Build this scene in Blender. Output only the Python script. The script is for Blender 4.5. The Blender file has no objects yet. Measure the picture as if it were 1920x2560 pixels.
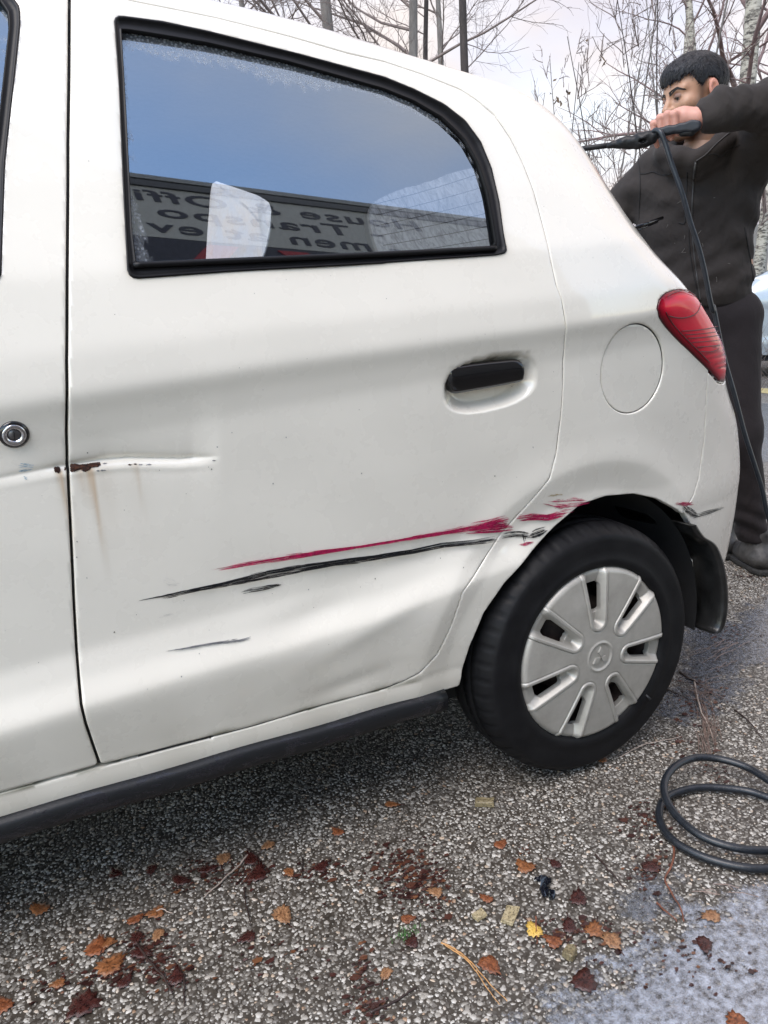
import bpy, bmesh, math, random
import numpy as np
from mathutils import Vector, Matrix
random.seed(7); np.random.seed(7)
S=bpy.context.scene; COL=S.collection
R=math.radians
# ---------------------------------------------------------------- camera numbers
CAM=np.array([-1.06237703,-1.16691384,1.00777808]); YAW,PITCH,ROLL=0.4590045,0.25461482,-0.04005895; FPX=1922.0*1.01208016
def cam_axes():
    cy,sy=np.cos(YAW),np.sin(YAW);cp,sp=np.cos(PITCH),np.sin(PITCH)
    f=np.array([sy*cp,cy*cp,-sp]); r=np.array([cy,-sy,0.0]); u=np.cross(r,f)
    c,s=np.cos(ROLL),np.sin(ROLL)
    return c*r+s*u,-s*r+c*u,f
CR,CU,CF=cam_axes()
def proj(p):
    d=np.asarray(p,float)-CAM; z=d@CF
    return np.stack([960+FPX*(d@CR)/z,1280-FPX*(d@CU)/z],-1)
def rays(px):
    px=np.asarray(px,float); d=CF*FPX+(px[...,0:1]-960)*CR-(px[...,1:2]-1280)*CU
    return d/np.linalg.norm(d,axis=-1,keepdims=True)
def at_y(px,Y):
    d=rays(px); return CAM+d*((Y-CAM[1])/d[...,1:2])
def at_z(px,Z):
    d=rays(px); return CAM+d*((Z-CAM[2])/d[...,2:3])
# ---------------------------------------------------------------- car body as a smooth implicit solid (x to the rear, y inward, z up)
def smax(a,b,k):
    h=np.maximum(k-np.abs(a-b),0)/k; return np.maximum(a,b)+h*h*k*0.25
def gsm(a,s):
    n=int(4*s)+1; x=np.arange(-n,n+1); w=np.exp(-x*x/(2*s*s)); w/=w.sum()
    return np.convolve(np.pad(a,n,mode='edge'),w,'valid')
ZT=np.arange(0.0,1.8,0.002)
PK=np.array([(0.0,.16),(.14,.13),(.20,.060),(.262,.038),(.300,.030),(.325,.030),(.350,.018),(.400,-.004),(.450,.011),(.50,.017),(.58,.010),(.70,.000),(.82,-.008),(.875,-.011),(.915,-.018),(.950,-.0275),(1.0,-.0225),(1.085,-.002),(1.2,.040),(1.32,.088),(1.44,.146),(1.6,.25),(1.8,.45)])
PROF=gsm(np.interp(ZT,PK[:,0],PK[:,1]),4.0); PROFS=gsm(np.interp(ZT,PK[:,0],PK[:,1]),38.0)
XK=np.array([-3.6,-1.3,-1.1,-1.0,-.85,-.7,-.5,-.3,-.08,.12,.30,.60,1.0])
ZC=np.array([.88,.893,.899,.908,.919,.931,.944,.956,.968,.981,.993,1.00,1.0])   # upper crease
ZL=np.array([.42,.428,.433,.440,.448,.455,.471,.500,.525,.53,.53,.53,.53])      # lower crease
ZB=np.array([1.04,1.06,1.062,1.066,1.072,1.078,1.086,1.094,1.103,1.12,1.14,1.15,1.15])
def dist_seg(x,z,pts):
    best=np.full(x.shape,9.0); side=np.zeros(x.shape); par=np.zeros(x.shape); L=0
    tot=sum(np.hypot(pts[i+1][0]-pts[i][0],pts[i+1][1]-pts[i][1]) for i in range(len(pts)-1))
    for i in range(len(pts)-1):
        ax,az=pts[i];bx,bz=pts[i+1]; dx,dz=bx-ax,bz-az; l=np.hypot(dx,dz)
        t=np.clip(((x-ax)*dx+(z-az)*dz)/(l*l),0,1); d=np.hypot(x-ax-t*dx,z-az-t*dz)
        m=d<best; best=np.where(m,d,best); side=np.where(m,np.sign((z-az-t*dz)),side); par=np.where(m,(L+t*l)/tot,par); L+=l
    return best,side,par
DETAIL=True
def side_y(x,z):
    zc=np.interp(x,XK,ZC);zl=np.interp(x,XK,ZL);zb=np.interp(x,XK,ZB)
    s=np.where(z<.33,z,np.where(z<zl,.33+(z-.33)/(zl-.33)*.07,np.where(z<zc,.40+(z-zl)/(zc-zl)*.55,np.where(z<zb,.95+(z-zc)/(zb-zc)*.135,1.085+(z-zb)*(1.45-1.085)/(1.45-zb)))))
    fade=np.maximum(np.clip((x-.08)/.28,0,1)*np.clip((z-.30)/.08,0,1),.55*np.clip((x+.40)/.30,0,1)*np.clip((.75-z)/.12,0,1)*np.clip((z-.36)/.06,0,1)); fade=fade*np.clip((1.1-z)/.08,0,1)   # creases soften towards the rear corner
    fade=fade*fade*(3-2*fade); y=np.interp(s,ZT,PROF)*(1-fade)+np.interp(s,ZT,PROFS)*fade
    t=np.maximum(x+.20,0); y=y+.16*t*t+.10*np.maximum(x-.1,0)**2
    t=np.maximum(-1.9-x,0); y=y+.10*t*t
    # wheel arch flare
    for cx in (0.0,-2.45):
        r=np.hypot(x-cx,z-.285); up=np.clip((z-.15)/.3,0,1)*np.clip((.36-(x-cx))/.12,0,1)
        y=y-.0035*np.exp(-((r-.41)/.04)**2)*up+.007*np.clip((.41-r)/.06,0,1)*up-.003*np.clip((.5-r)/.2,0,1)*up
    if DETAIL:
        # long creased dent across the two doors
        P=[(-1.16,.800),(-1.07,.806),(-1.0,.812),(-.93,.8145),(-.896,.813),(-.825,.803),(-.765,.800)]
        d,sd,par=dist_seg(x,z,P)
        amp=np.interp(par,[0,.15,.35,.45,.6,.9,1],[.0,.0015,.0045,.009,.013,.009,.0])
        w=np.where(sd>0,.026,.011)
        y=y+amp*np.exp(-d/w)*.75+amp*.30*np.exp(-(d/.09)**2)+amp*.42*np.exp(-(d/.0035)**1.3)-amp*.16*np.exp(-((d-.012)/.006)**2)*(sd<=0)
        # soft low dents
        for (a,b,sx,sz,h,ang) in ((-.62,.50,.10,.03,.005,.25),(-.50,.47,.14,.022,-.003,.35),(-.30,.60,.05,.035,.003,.4),(-.21,.56,.02,.03,.005,.8),(-.72,.60,.12,.05,.002,0),(-.55,.355,.07,.016,.003,.1),(-.80,.70,.15,.08,.0015,0)):
            c,s_=np.cos(ang),np.sin(ang); p=(x-a)*c+(z-b)*s_; q=-(x-a)*s_+(z-b)*c
            y=y+h*np.exp(-(p/sx)**2-(q/sz)**2)
        y=y+.0007*np.sin(x*9+z*5+1)*np.sin(z*11-x*4)+.0004*np.sin(x*23+z*31)
        # handle bowl
        for (hx,hz,sc) in ((-.268,.873,1.0),(-1.33,.845,1.0)):
            p=(x-hx)*.995+(z-hz)*.10; q=-(x-hx)*.10+(z-hz)*.995
            e=(np.abs(p)/.098)**2.6+(np.abs(q)/.047)**2.6
            y=y+.032*np.clip((1-e)*1.5,0,1)**.9*sc
    return y
RX=np.array([-2.5,-2.0,-1.5,-1.0,-.7,-.5,-.3,-.1,.1,.3,.5,.7])
RZ=np.array([1.46,1.56,1.597,1.5974, 1.5747, 1.5524, 1.5182, 1.4839, 1.4518, 1.419, 1.3863, 1.3535])
EZ=np.array([.10,.20,.30,.40,.50,.60,.70,.80,.90,1.00,1.10,1.20,1.30,1.40,1.5])
EX=np.array([0.6454, 0.6783, 0.7118, 0.7391, 0.7473, 0.742, 0.7003, 0.6173, 0.5569, 0.442, 0.3002, 0.219, 0.1603, 0.1163, 0.0688])
KR,KS,BOW=.07,.16,.10
def pch(x,X,Y):   # smooth interpolation (Catmull-Rom on uneven knots)
    m=np.gradient(Y,X); i=np.clip(np.searchsorted(X,x)-1,0,len(X)-2); h=X[i+1]-X[i]; t=np.clip((x-X[i])/h,-.5,1.5)
    return (2*t**3-3*t**2+1)*Y[i]+(t**3-2*t**2+t)*h*m[i]+(3*t**2-2*t**3)*Y[i+1]+(t**3-t**2)*h*m[i+1]
def body_f(x,y,z):
    yy=np.minimum(y,1.66-y)
    a=(side_y(x,z)-yy)*.97
    xx=np.clip(x,-2.5,.7)
    roof=z-(pch(xx,RX,RZ)-.06*((yy-.83)/.6)**2)
    # bonnet and windscreen
    nose=z-np.interp(x,[-3.4,-3.1,-2.65,-1.9,-1.4],[.80,.90,1.02,1.34,1.6])
    front=-(x+3.12+.12*((z-.55)/.4)**2)+.10*((yy-.83)/.83)**2*1.0
    rear=(x-(pch(np.clip(z,.1,1.5),EZ,EX)-BOW*((yy-.83)/.83)**2))
    bot=.17-z
    f=smax(a,roof,KR); f=smax(f,rear*.9,KS); f=np.maximum(f,bot); f=smax(f,nose*.9,.10); f=smax(f,front,.25)
    return f
OX0,OY0,OZ0,RAD=0.05,.83,.72,.62
def uv_dir(u,v):
    ps=np.clip((u-OX0)/RAD,0,np.pi); cv,sv=np.cos(v),np.sin(v)
    return np.stack([np.minimum(u,OX0),np.full_like(u,OY0),np.full_like(u,OZ0)],-1),np.stack([cv*np.sin(ps),-cv*np.cos(ps),sv],-1)
def uv_pos(u,v,n=22):
    O,D=uv_dir(u,v); lo=np.full(u.shape,.05);hi=np.full(u.shape,1.9)
    for _ in range(n):
        m=(lo+hi)/2; P=O+D*m[...,None]; g=body_f(P[...,0],P[...,1],P[...,2])>0
        hi=np.where(g,m,hi);lo=np.where(g,lo,m)
    return O+D*((lo+hi)/2)[...,None]
def pos_uv(p):
    p=np.asarray(p,float); x,y,z=p[...,0],p[...,1],p[...,2]
    ps=np.where(x>OX0,np.arctan2(np.maximum(x-OX0,0),OY0-y),0); u=np.where(x>OX0,OX0+ps*RAD,x)
    h=np.where(x>OX0,np.hypot(x-OX0,OY0-y),OY0-y)
    return np.stack([u,np.arctan2(z-OZ0,h)],-1)
def hit(px,off=0.0):
    """3D point on the body surface seen at the given photo pixels"""
    px=np.atleast_2d(np.asarray(px,float)); d=rays(px); t=np.linspace(.6,3.2,300)
    P=CAM+d[:,None]*t[None,:,None]; f=body_f(P[...,0],P[...,1],P[...,2])-off
    neg=f<0; i=np.where(neg.any(1),neg.argmax(1),f.argmin(1)); i=np.maximum(i,1)
    ok=neg.any(1); lo=t[i-1];hi=t[i]
    for _ in range(20):
        m=(lo+hi)/2; Q=CAM+d*m[:,None]; g=body_f(Q[:,0],Q[:,1],Q[:,2])-off>0; lo=np.where(g,m,lo);hi=np.where(g,hi,m)
    t2=np.where(ok,(lo+hi)/2,t[i]); return CAM+d*t2[:,None]
def hit_uv(px): return pos_uv(hit(px))
def xz(x,z):
    x=np.asarray(x,float);z=np.asarray(z,float); lo=np.full(x.shape,-.3);hi=np.full(x.shape,.83)
    for _ in range(24):
        m=(lo+hi)/2; g=body_f(x,m,z)>0; lo=np.where(g,m,lo);hi=np.where(g,hi,m)
    return np.stack([x,(lo+hi)/2,z],-1)
# ---------------------------------------------------------------- camera, world, sun, exposure
def make_camera():
    cd=bpy.data.cameras.new('camera'); co=bpy.data.objects.new('camera',cd); COL.objects.link(co)
    cd.sensor_fit='VERTICAL'; cd.sensor_height=36.0; cd.lens=FPX/2560*36.0; cd.clip_start=.02; cd.clip_end=2000
    m=Matrix(((CR[0],CU[0],-CF[0],CAM[0]),(CR[1],CU[1],-CF[1],CAM[1]),(CR[2],CU[2],-CF[2],CAM[2]),(0,0,0,1)))
    co.matrix_world=m; S.camera=co
make_camera()
SUN_EL,SUN_AZ=R(57),R(238)      # azimuth from +y towards +x
W=bpy.data.worlds.new('World'); S.world=W; W.use_nodes=True
def build_world():
    nt=W.node_tree; N=nt.nodes; L=nt.links; N.clear()
    out=N.new('ShaderNodeOutputWorld'); bg=N.new('ShaderNodeBackground'); bg.inputs[1].default_value=.10
    sky=N.new('ShaderNodeTexSky'); sky.sky_type='NISHITA'; sky.sun_disc=False; sky.sun_elevation=SUN_EL; sky.sun_rotation=SUN_AZ
    sky.air_density=1.2; sky.dust_density=.6; sky.ozone_density=2.0
    tc=N.new('ShaderNodeTexCoord'); sep=N.new('ShaderNodeSeparateXYZ'); L.new(tc.outputs['Generated'],sep.inputs[0])
    # flatten the direction so that clouds stretch out towards the horizon
    def math_(op,a,b=None):
        n=N.new('ShaderNodeMath'); n.operation=op
        for i,v in enumerate((a,b)):
            if v is None: continue
            if isinstance(v,(int,float)): n.inputs[i].default_value=v
            else: L.new(v,n.inputs[i])
        return n.outputs[0]
    zz=math_('ADD',math_('MAXIMUM',sep.outputs[2],0.0),.22)
    cx=math_('DIVIDE',sep.outputs[0],zz); cy=math_('DIVIDE',sep.outputs[1],zz)
    cmb=N.new('ShaderNodeCombineXYZ'); L.new(cx,cmb.inputs[0]); L.new(cy,cmb.inputs[1]); cmb.inputs[2].default_value=3.7
    no=N.new('ShaderNodeTexNoise'); no.inputs['Scale'].default_value=.75; no.inputs['Detail'].default_value=6; no.inputs['Roughness'].default_value=.52
    L.new(cmb.outputs[0],no.inputs['Vector'])
    # cloud cover thickens towards the pink glow and the horizon
    d=N.new('ShaderNodeVectorMath'); d.operation='DOT_PRODUCT'; L.new(tc.outputs['Generated'],d.inputs[0]); d.inputs[1].default_value=(.62,.62,.35)
    cov=math_('ADD',math_('MULTIPLY',no.outputs['Fac'],1.5),math_('MULTIPLY',d.outputs['Value'],.62))
    mr=N.new('ShaderNodeMapRange'); mr.inputs[1].default_value=.62; mr.inputs[2].default_value=1.38; mr.interpolation_type='SMOOTHSTEP'; L.new(cov,mr.inputs[0])
    # colour of the cloud: lilac grey thin, warm pink white thick
    no2=N.new('ShaderNodeTexNoise'); no2.inputs['Scale'].default_value=1.6; no2.inputs['Detail'].default_value=5; L.new(cmb.outputs[0],no2.inputs['Vector'])
    ra=N.new('ShaderNodeValToRGB'); e=ra.color_ramp.elements
    e[0].position=.36; e[0].color=(CLOUD_A[0],CLOUD_A[1],CLOUD_A[2],1); e[1].position=.60; e[1].color=(CLOUD_B[0],CLOUD_B[1],CLOUD_B[2],1); L.new(no2.outputs['Fac'],ra.inputs[0])
    sc=N.new('ShaderNodeVectorMath'); sc.operation='SCALE'; sc.inputs['Scale'].default_value=CLOUD_GAIN; L.new(ra.outputs[0],sc.inputs[0])
    dsn=N.new('ShaderNodeVectorMath'); dsn.operation='DOT_PRODUCT'; L.new(tc.outputs['Generated'],dsn.inputs[0]); dsn.inputs[1].default_value=(math.sin(SUN_AZ)*math.cos(SUN_EL),math.cos(SUN_AZ)*math.cos(SUN_EL),math.sin(SUN_EL))
    L.new(math_('MULTIPLY',math_('ADD',math_('MULTIPLY',math_('MAXIMUM',math_('ADD',dsn.outputs['Value'],.25),0.0),CLOUD_SUN),1.0),CLOUD_GAIN),sc.inputs['Scale'])
    s2=N.new('ShaderNodeVectorMath'); s2.operation='MULTIPLY'; s2.inputs[1].default_value=SKY_TINT; L.new(sky.outputs[0],s2.inputs[0])
    mx=N.new('ShaderNodeMix'); mx.data_type='RGBA'; L.new(mr.outputs[0],mx.inputs['Factor']); L.new(s2.outputs[0],mx.inputs['A']); L.new(sc.outputs[0],mx.inputs['B'])
    L.new(mx.outputs['Result'],bg.inputs[0]); L.new(bg.outputs[0],out.inputs[0])
CLOUD_A=(.82,.80,.92); CLOUD_B=(1.0,.86,.77); CLOUD_GAIN=4.4; CLOUD_SUN=.8; SKY_TINT=(2.0,1.88,1.74)
build_world()
sl=bpy.data.lights.new('sun','SUN'); sl.energy=1.25; sl.angle=R(42); sl.color=(1,.92,.84)
so=bpy.data.objects.new('sun',sl); COL.objects.link(so)
sd=Vector((math.sin(SUN_AZ)*math.cos(SUN_EL),math.cos(SUN_AZ)*math.cos(SUN_EL),math.sin(SUN_EL)))
so.rotation_euler=sd.to_track_quat('Z','Y').to_euler()
S.view_settings.view_transform='Standard'; S.view_settings.look='None'; S.view_settings.gamma=1; S.view_settings.use_curve_mapping=False
S.view_settings.exposure=1.22
S.cycles.max_bounces=10; S.cycles.transparent_max_bounces=24; S.cycles.caustics_reflective=False; S.cycles.caustics_refractive=False

# ---------------------------------------------------------------- helpers
def tag(o,label=None,cat=None,group=None,kind=None):
    if label: o['label']=label
    if cat: o['category']=cat
    if group: o['group']=group
    if kind: o['kind']=kind
    return o
def empty(name,loc=(0,0,0),rz=0):
    o=bpy.data.objects.new(name,None); COL.objects.link(o); o.location=loc; o.rotation_euler=(0,0,rz); o.empty_display_size=.1; return o
def mesh_obj(name,V,Fc,mat=None,parent=None,smooth=True,col=None):
    me=bpy.data.meshes.new(name)
    if isinstance(V,np.ndarray): V=V.tolist()
    me.from_pydata(V,[],[list(map(int,f)) for f in Fc]); me.update()
    if smooth: me.polygons.foreach_set('use_smooth',[True]*len(me.polygons))
    if col is not None:
        a=me.color_attributes.new('stain','FLOAT_COLOR','POINT'); a.data.foreach_set('color',np.asarray(col,np.float32).ravel())
    o=bpy.data.objects.new(name,me); COL.objects.link(o)
    if mat: me.materials.append(mat)
    if parent is not None: o.parent=parent; o.matrix_parent_inverse=parent.matrix_world.inverted() if False else Matrix.Translation(-Vector(parent.location)) if parent.type=='EMPTY' and parent.rotation_euler.z==0 else Matrix.Identity(4)
    return o
class MB:
    def __init__(s): s.v=[];s.f=[]
    def add(s,V,F):
        n=len(s.v); s.v+= [tuple(map(float,p)) for p in V]; s.f+=[[i+n for i in f] for f in F]
    def box(s,c,h,rz=0,rot=None):
        M=rot if rot is not None else Matrix.Rotation(rz,3,'Z'); V=[]
        for x in(-1,1):
            for y in(-1,1):
                for z in(-1,1):
                    V.append(Vector(c)+M@Vector((x*h[0],y*h[1],z*h[2])))
        s.add(V,[(0,1,3,2),(4,6,7,5),(0,4,5,1),(2,3,7,6),(0,2,6,4),(1,5,7,3)])
    def tube(s,P,r,n=8,cap=True):
        P=[Vector(p) for p in P]; m=len(P); rr=r if hasattr(r,'__len__') else [r]*m
        up=Vector((0,0,1)); prev=None; V=[];F=[]
        for i in range(m):
            t=(P[min(i+1,m-1)]-P[max(i-1,0)]).normalized()
            if prev is None:
                a=t.cross(up); 
                if a.length<1e-3: a=t.cross(Vector((1,0,0)))
                a.normalize()
            else:
                a=prev-t*prev.dot(t)
                if a.length<1e-4: a=t.cross(up)
                a.normalize()
            prev=a; b=t.cross(a)
            for k in range(n):
                an=2*math.pi*k/n; V.append(P[i]+(a*math.cos(an)+b*math.sin(an))*rr[i])
        for i in range(m-1):
            for k in range(n):
                k2=(k+1)%n; F.append((i*n+k,i*n+k2,(i+1)*n+k2,(i+1)*n+k))
        if cap: F.append(tuple(range(n))[::-1]); F.append(tuple((m-1)*n+k for k in range(n)))
        s.add(V,F)
    def lathe(s,prof,n=64,axis='y',c=(0,0,0)):
        V=[];F=[];m=len(prof)
        for k in range(n):
            a=2*math.pi*k/n
            for (r,h) in prof:
                V.append((c[0]+r*math.cos(a),c[1]+h,c[2]+r*math.sin(a)) if axis=='y' else (c[0]+r*math.cos(a),c[1]+r*math.sin(a),c[2]+h))
        for k in range(n):
            k2=(k+1)%n
            for i in range(m-1): F.append((k*m+i,k*m+i+1,k2*m+i+1,k2*m+i))
        s.add(V,F)
    def build(s,name,mat=None,parent=None,smooth=True): return mesh_obj(name,s.v,s.f,mat,parent,smooth)
def spline(P,n):
    """Catmull-Rom through points, n samples"""
    P=np.asarray(P,float); m=len(P); t=np.linspace(0,m-1,n); i=np.minimum(t.astype(int),m-2); f=(t-i)[:,None]
    g=lambda j:P[np.clip(j,0,m-1)]
    a,b,c,d=g(i-1),g(i),g(i+1),g(i+2)
    return .5*((2*b)+(-a+c)*f+(2*a-5*b+4*c-d)*f**2+(-a+3*b-3*c+d)*f**3)
# ---- node materials
class NT:
    def __init__(s,name):
        s.m=bpy.data.materials.new(name); s.m.use_nodes=True; s.t=s.m.node_tree; s.N=s.t.nodes; s.L=s.t.links
        s.b=s.N['Principled BSDF']; s.out=s.N['Material Output']
    def new(s,k): return s.N.new(k)
    def link(s,a,b): s.L.new(a,b)
    def setv(s,**kw):
        for k,v in kw.items():
            i=s.b.inputs[k.replace('_',' ')]
            if hasattr(v,'default_value') or hasattr(v,'links'): s.L.new(v,i)
            else: i.default_value=(tuple(v)+(1,)) if hasattr(v,'__len__') and len(v)==3 and i.type=='RGBA' else v
        return s
    def coord(s,kind='Object'):
        return s.new('ShaderNodeTexCoord').outputs[kind]
    def mapping(s,vec,scale=(1,1,1),rot=(0,0,0)):
        m=s.new('ShaderNodeMapping'); s.link(vec,m.inputs[0]); m.inputs['Scale'].default_value=scale; m.inputs['Rotation'].default_value=rot; return m.outputs[0]
    def noise(s,vec,scale,detail=3,rough=.5,out='Fac',dist=0):
        n=s.new('ShaderNodeTexNoise'); s.link(vec,n.inputs['Vector']); n.inputs['Scale'].default_value=scale; n.inputs['Detail'].default_value=detail; n.inputs['Roughness'].default_value=rough; n.inputs['Distortion'].default_value=dist; return n.outputs[out]
    def voro(s,vec,scale,feat='F1',out='Distance',rnd=1):
        n=s.new('ShaderNodeTexVoronoi'); n.feature=feat; s.link(vec,n.inputs['Vector']); n.inputs['Scale'].default_value=scale; n.inputs['Randomness'].default_value=rnd; return n.outputs[out]
    def ramp(s,fac,pts):
        r=s.new('ShaderNodeValToRGB'); s.link(fac,r.inputs[0]); e=r.color_ramp.elements
        while len(e)<len(pts): e.new(.5)
        for i,(p,c) in enumerate(pts):
            e[i].position=p; e[i].color=(c,c,c,1) if not hasattr(c,'__len__') else tuple(c)+(1,)
        return r.outputs[0]
    def mr(s,v,a,b,c=0,d=1):
        m=s.new('ShaderNodeMapRange'); s.link(v,m.inputs[0]); m.inputs[1].default_value=a;m.inputs[2].default_value=b;m.inputs[3].default_value=c;m.inputs[4].default_value=d; return m.outputs[0]
    def math(s,op,a,b=0.0,c=None):
        n=s.new('ShaderNodeMath'); n.operation=op
        for i,v in enumerate((a,b) if c is None else (a,b,c)):
            if isinstance(v,(int,float)): n.inputs[i].default_value=v
            else: s.link(v,n.inputs[i])
        return n.outputs[0]
    def mix(s,f,a,b,blend='MIX'):
        n=s.new('ShaderNodeMix'); n.data_type='RGBA'; n.blend_type=blend
        for k,v in (('Factor',f),('A',a),('B',b)):
            i=n.inputs[k] if k!='Factor' else n.inputs[0]
            if k!='Factor': i=[q for q in n.inputs if q.name==k and q.type=='RGBA'][0]
            if isinstance(v,(int,float)): i.default_value=v
            elif isinstance(v,tuple): i.default_value=v+(1,) if len(v)==3 else v
            else: s.link(v,i)
        return [o for o in n.outputs if o.type=='RGBA'][0]
    def bump(s,h,strength=.2,dist=.01,normal=None):
        b=s.new('ShaderNodeBump'); s.link(h,b.inputs['Height']); b.inputs['Strength'].default_value=strength; b.inputs['Distance'].default_value=dist
        if normal is not None: s.link(normal,b.inputs['Normal'])
        s.link(b.outputs[0],s.b.inputs['Normal']); return b.outputs[0]
def simple(name,col,rough=.5,metal=0,noise=0,scale=20,bump=0,bscale=None,spec=.5,coat=0):
    n=NT(name); c=n.coord(); 
    if noise:
        f=n.noise(c,scale,4,.6); k=tuple(max(0,x*(1-noise)) for x in col); k2=tuple(min(1,x*(1+noise)) for x in col)
        n.setv(Base_Color=n.ramp(f,[(.3,k),(.7,k2)]))
    else: n.setv(Base_Color=col)
    n.setv(Roughness=rough,Metallic=metal); n.b.inputs['Specular IOR Level'].default_value=spec; n.b.inputs['Coat Weight'].default_value=coat
    if bump: n.bump(n.noise(c,bscale or scale*3,4,.6),bump,.005)
    return n.m
# ---------------------------------------------------------------- materials of the car
M={}
def paint(name,base,stained=True):
    n=NT(name); c=n.coord()
    at=n.new('ShaderNodeAttribute'); at.attribute_name='stain'
    spk=n.voro(c,55,out='Distance'); f=n.ramp(spk,[(.0,1),(.035,1),(.05,0)])
    k=n.voro(c,55,out='Color'); sp=n.new('ShaderNodeSeparateColor'); n.link(k,sp.inputs[0])
    f=n.math('MULTIPLY',f,n.ramp(sp.outputs[0],[(.80,0),(.82,1)]))
    cloud=n.noise(c,7,5,.6); d=n.ramp(cloud,[(.3,tuple(x*.97 for x in base)),(.7,base)])
    col=n.mix(at.outputs['Alpha'],d,at.outputs['Color']) if stained else d
    col=n.mix(n.math('MULTIPLY',f,.75),col,(.10,.09,.08))
    fine=n.noise(n.mapping(c,(60,60,9)),3,4,.65); fl=n.ramp(fine,[(.62,0),(.75,.06)])
    col=n.mix(fl,col,(.40,.38,.34))
    n.setv(Base_Color=col,Roughness=n.mr(n.noise(c,14,4,.6),.3,.7,.22,.34)); n.b.inputs['Coat Weight'].default_value=1.0
    n.link(n.mr(n.noise(c,9,5,.65),.35,.75,.03,.06),n.b.inputs['Coat Roughness'])
    n.b.inputs['Coat IOR'].default_value=1.5
    n.bump(n.noise(c,260,2,.5),.02,.002)
    return n.m
M['paint']=paint('white_paint',(.81,.775,.70))
M['black_gloss']=simple('black_gloss_plastic',(.005,.005,.006),.05,spec=.6)
M['black_rubber']=simple('black_rubber',(.012,.012,.014),.6,bump=.15,scale=60)
M['black_plastic']=simple('black_textured_plastic',(.018,.018,.020),.42,noise=.4,scale=30,bump=.1,bscale=200)
M['trim']=simple('window_trim_plastic',(.004,.004,.005),.42,noise=.3,scale=40,bump=.05,bscale=90,spec=.25)
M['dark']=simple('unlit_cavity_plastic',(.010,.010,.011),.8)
M['lining']=simple('pale_grey_cloth_lining',(.30,.31,.32),.9,noise=.1,scale=50)
M['seat']=simple('black_seat_cloth',(.02,.02,.022),.9,noise=.3,scale=80,bump=.2,bscale=300)
def glass(name,refl,tint,frost=None,soap=False):
    n=NT(name); c=n.coord(); N=n.N
    tr=n.new('ShaderNodeBsdfTransparent'); tr.inputs[0].default_value=tuple(tint)+(1,)
    gl=n.new('ShaderNodeBsdfGlossy'); gl.inputs['Roughness'].default_value=.012; gl.inputs['Color'].default_value=(.78,.90,1,1)
    fr=n.new('ShaderNodeFresnel'); fr.inputs[0].default_value=refl
    mx=n.new('ShaderNodeMixShader'); n.link(fr.outputs[0],mx.inputs[0]); n.link(tr.outputs[0],mx.inputs[1]); n.link(gl.outputs[0],mx.inputs[2])
    last=mx.outputs[0]
    if frost=='attr' or soap:
        df=n.new('ShaderNodeBsdfDiffuse'); tl=n.new('ShaderNodeBsdfTranslucent'); 
        df.inputs[0].default_value=(.62,.67,.74,1); tl.inputs[0].default_value=(.75,.8,.86,1)
        a=n.new('ShaderNodeMixShader'); a.inputs[0].default_value=.5; n.link(df.outputs[0],a.inputs[1]); n.link(tl.outputs[0],a.inputs[2])
        m2=n.new('ShaderNodeMixShader'); n.link(last,m2.inputs[1]); n.link(a.outputs[0],m2.inputs[2])
        if frost=='attr':
            at=n.new('ShaderNodeAttribute'); at.attribute_name='stain'
            g=n.noise(n.mapping(c,(1,1,.35)),90,4,.6); dr=n.voro(c,210,out='Distance')
            v=n.math('ADD',at.outputs['Alpha'],n.math('MULTIPLY',n.math('SUBTRACT',g,.5),1.1))
            v=n.ramp(v,[(.42,0),(.62,1)])
            v=n.math('MULTIPLY',v,n.ramp(dr,[(.1,.75),(.5,.25)]))
            v=n.math('MULTIPLY',v,n.ramp(at.outputs['Alpha'],[(.02,0),(.2,1)]))
            n.link(v,m2.inputs[0])
        else:
            g=n.noise(n.mapping(c,(1,1,.30)),38,5,.7,dist=1.2); v=n.ramp(g,[(.36,.30),(.60,.72),(.8,.85)]); n.link(v,m2.inputs[0])
        last=m2.outputs[0]
    n.link(last,n.out.inputs['Surface']); N.remove(n.b); return n.m
M['glass']=glass('tinted_side_glass',3.6,(.80,.83,.84),'attr')
M['glass_rear']=glass('soapy_rear_glass',1.5,(.8,.85,.84),soap=True)
def fogged(name):
    n=NT(name); n.setv(Base_Color=(.78,.82,.88),Roughness=.4); n.b.inputs['Transmission Weight'].default_value=0
    N=n.N; tl=n.new('ShaderNodeBsdfTranslucent'); tl.inputs[0].default_value=(.86,.88,.92,1)
    tr=n.new('ShaderNodeBsdfTransparent'); mx=n.new('ShaderNodeMixShader'); f=n.ramp(n.noise(n.mapping(n.coord(),(1,1,.4)),30,5,.6),[(.35,.55),(.6,.95)])
    n.link(f,mx.inputs[0]); n.link(tr.outputs[0],mx.inputs[1]); n.link(tl.outputs[0],mx.inputs[2]); n.link(mx.outputs[0],n.out.inputs['Surface']); N.remove(n.b); return n.m
M['fogged']=fogged('fogged_far_glass')

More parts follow.
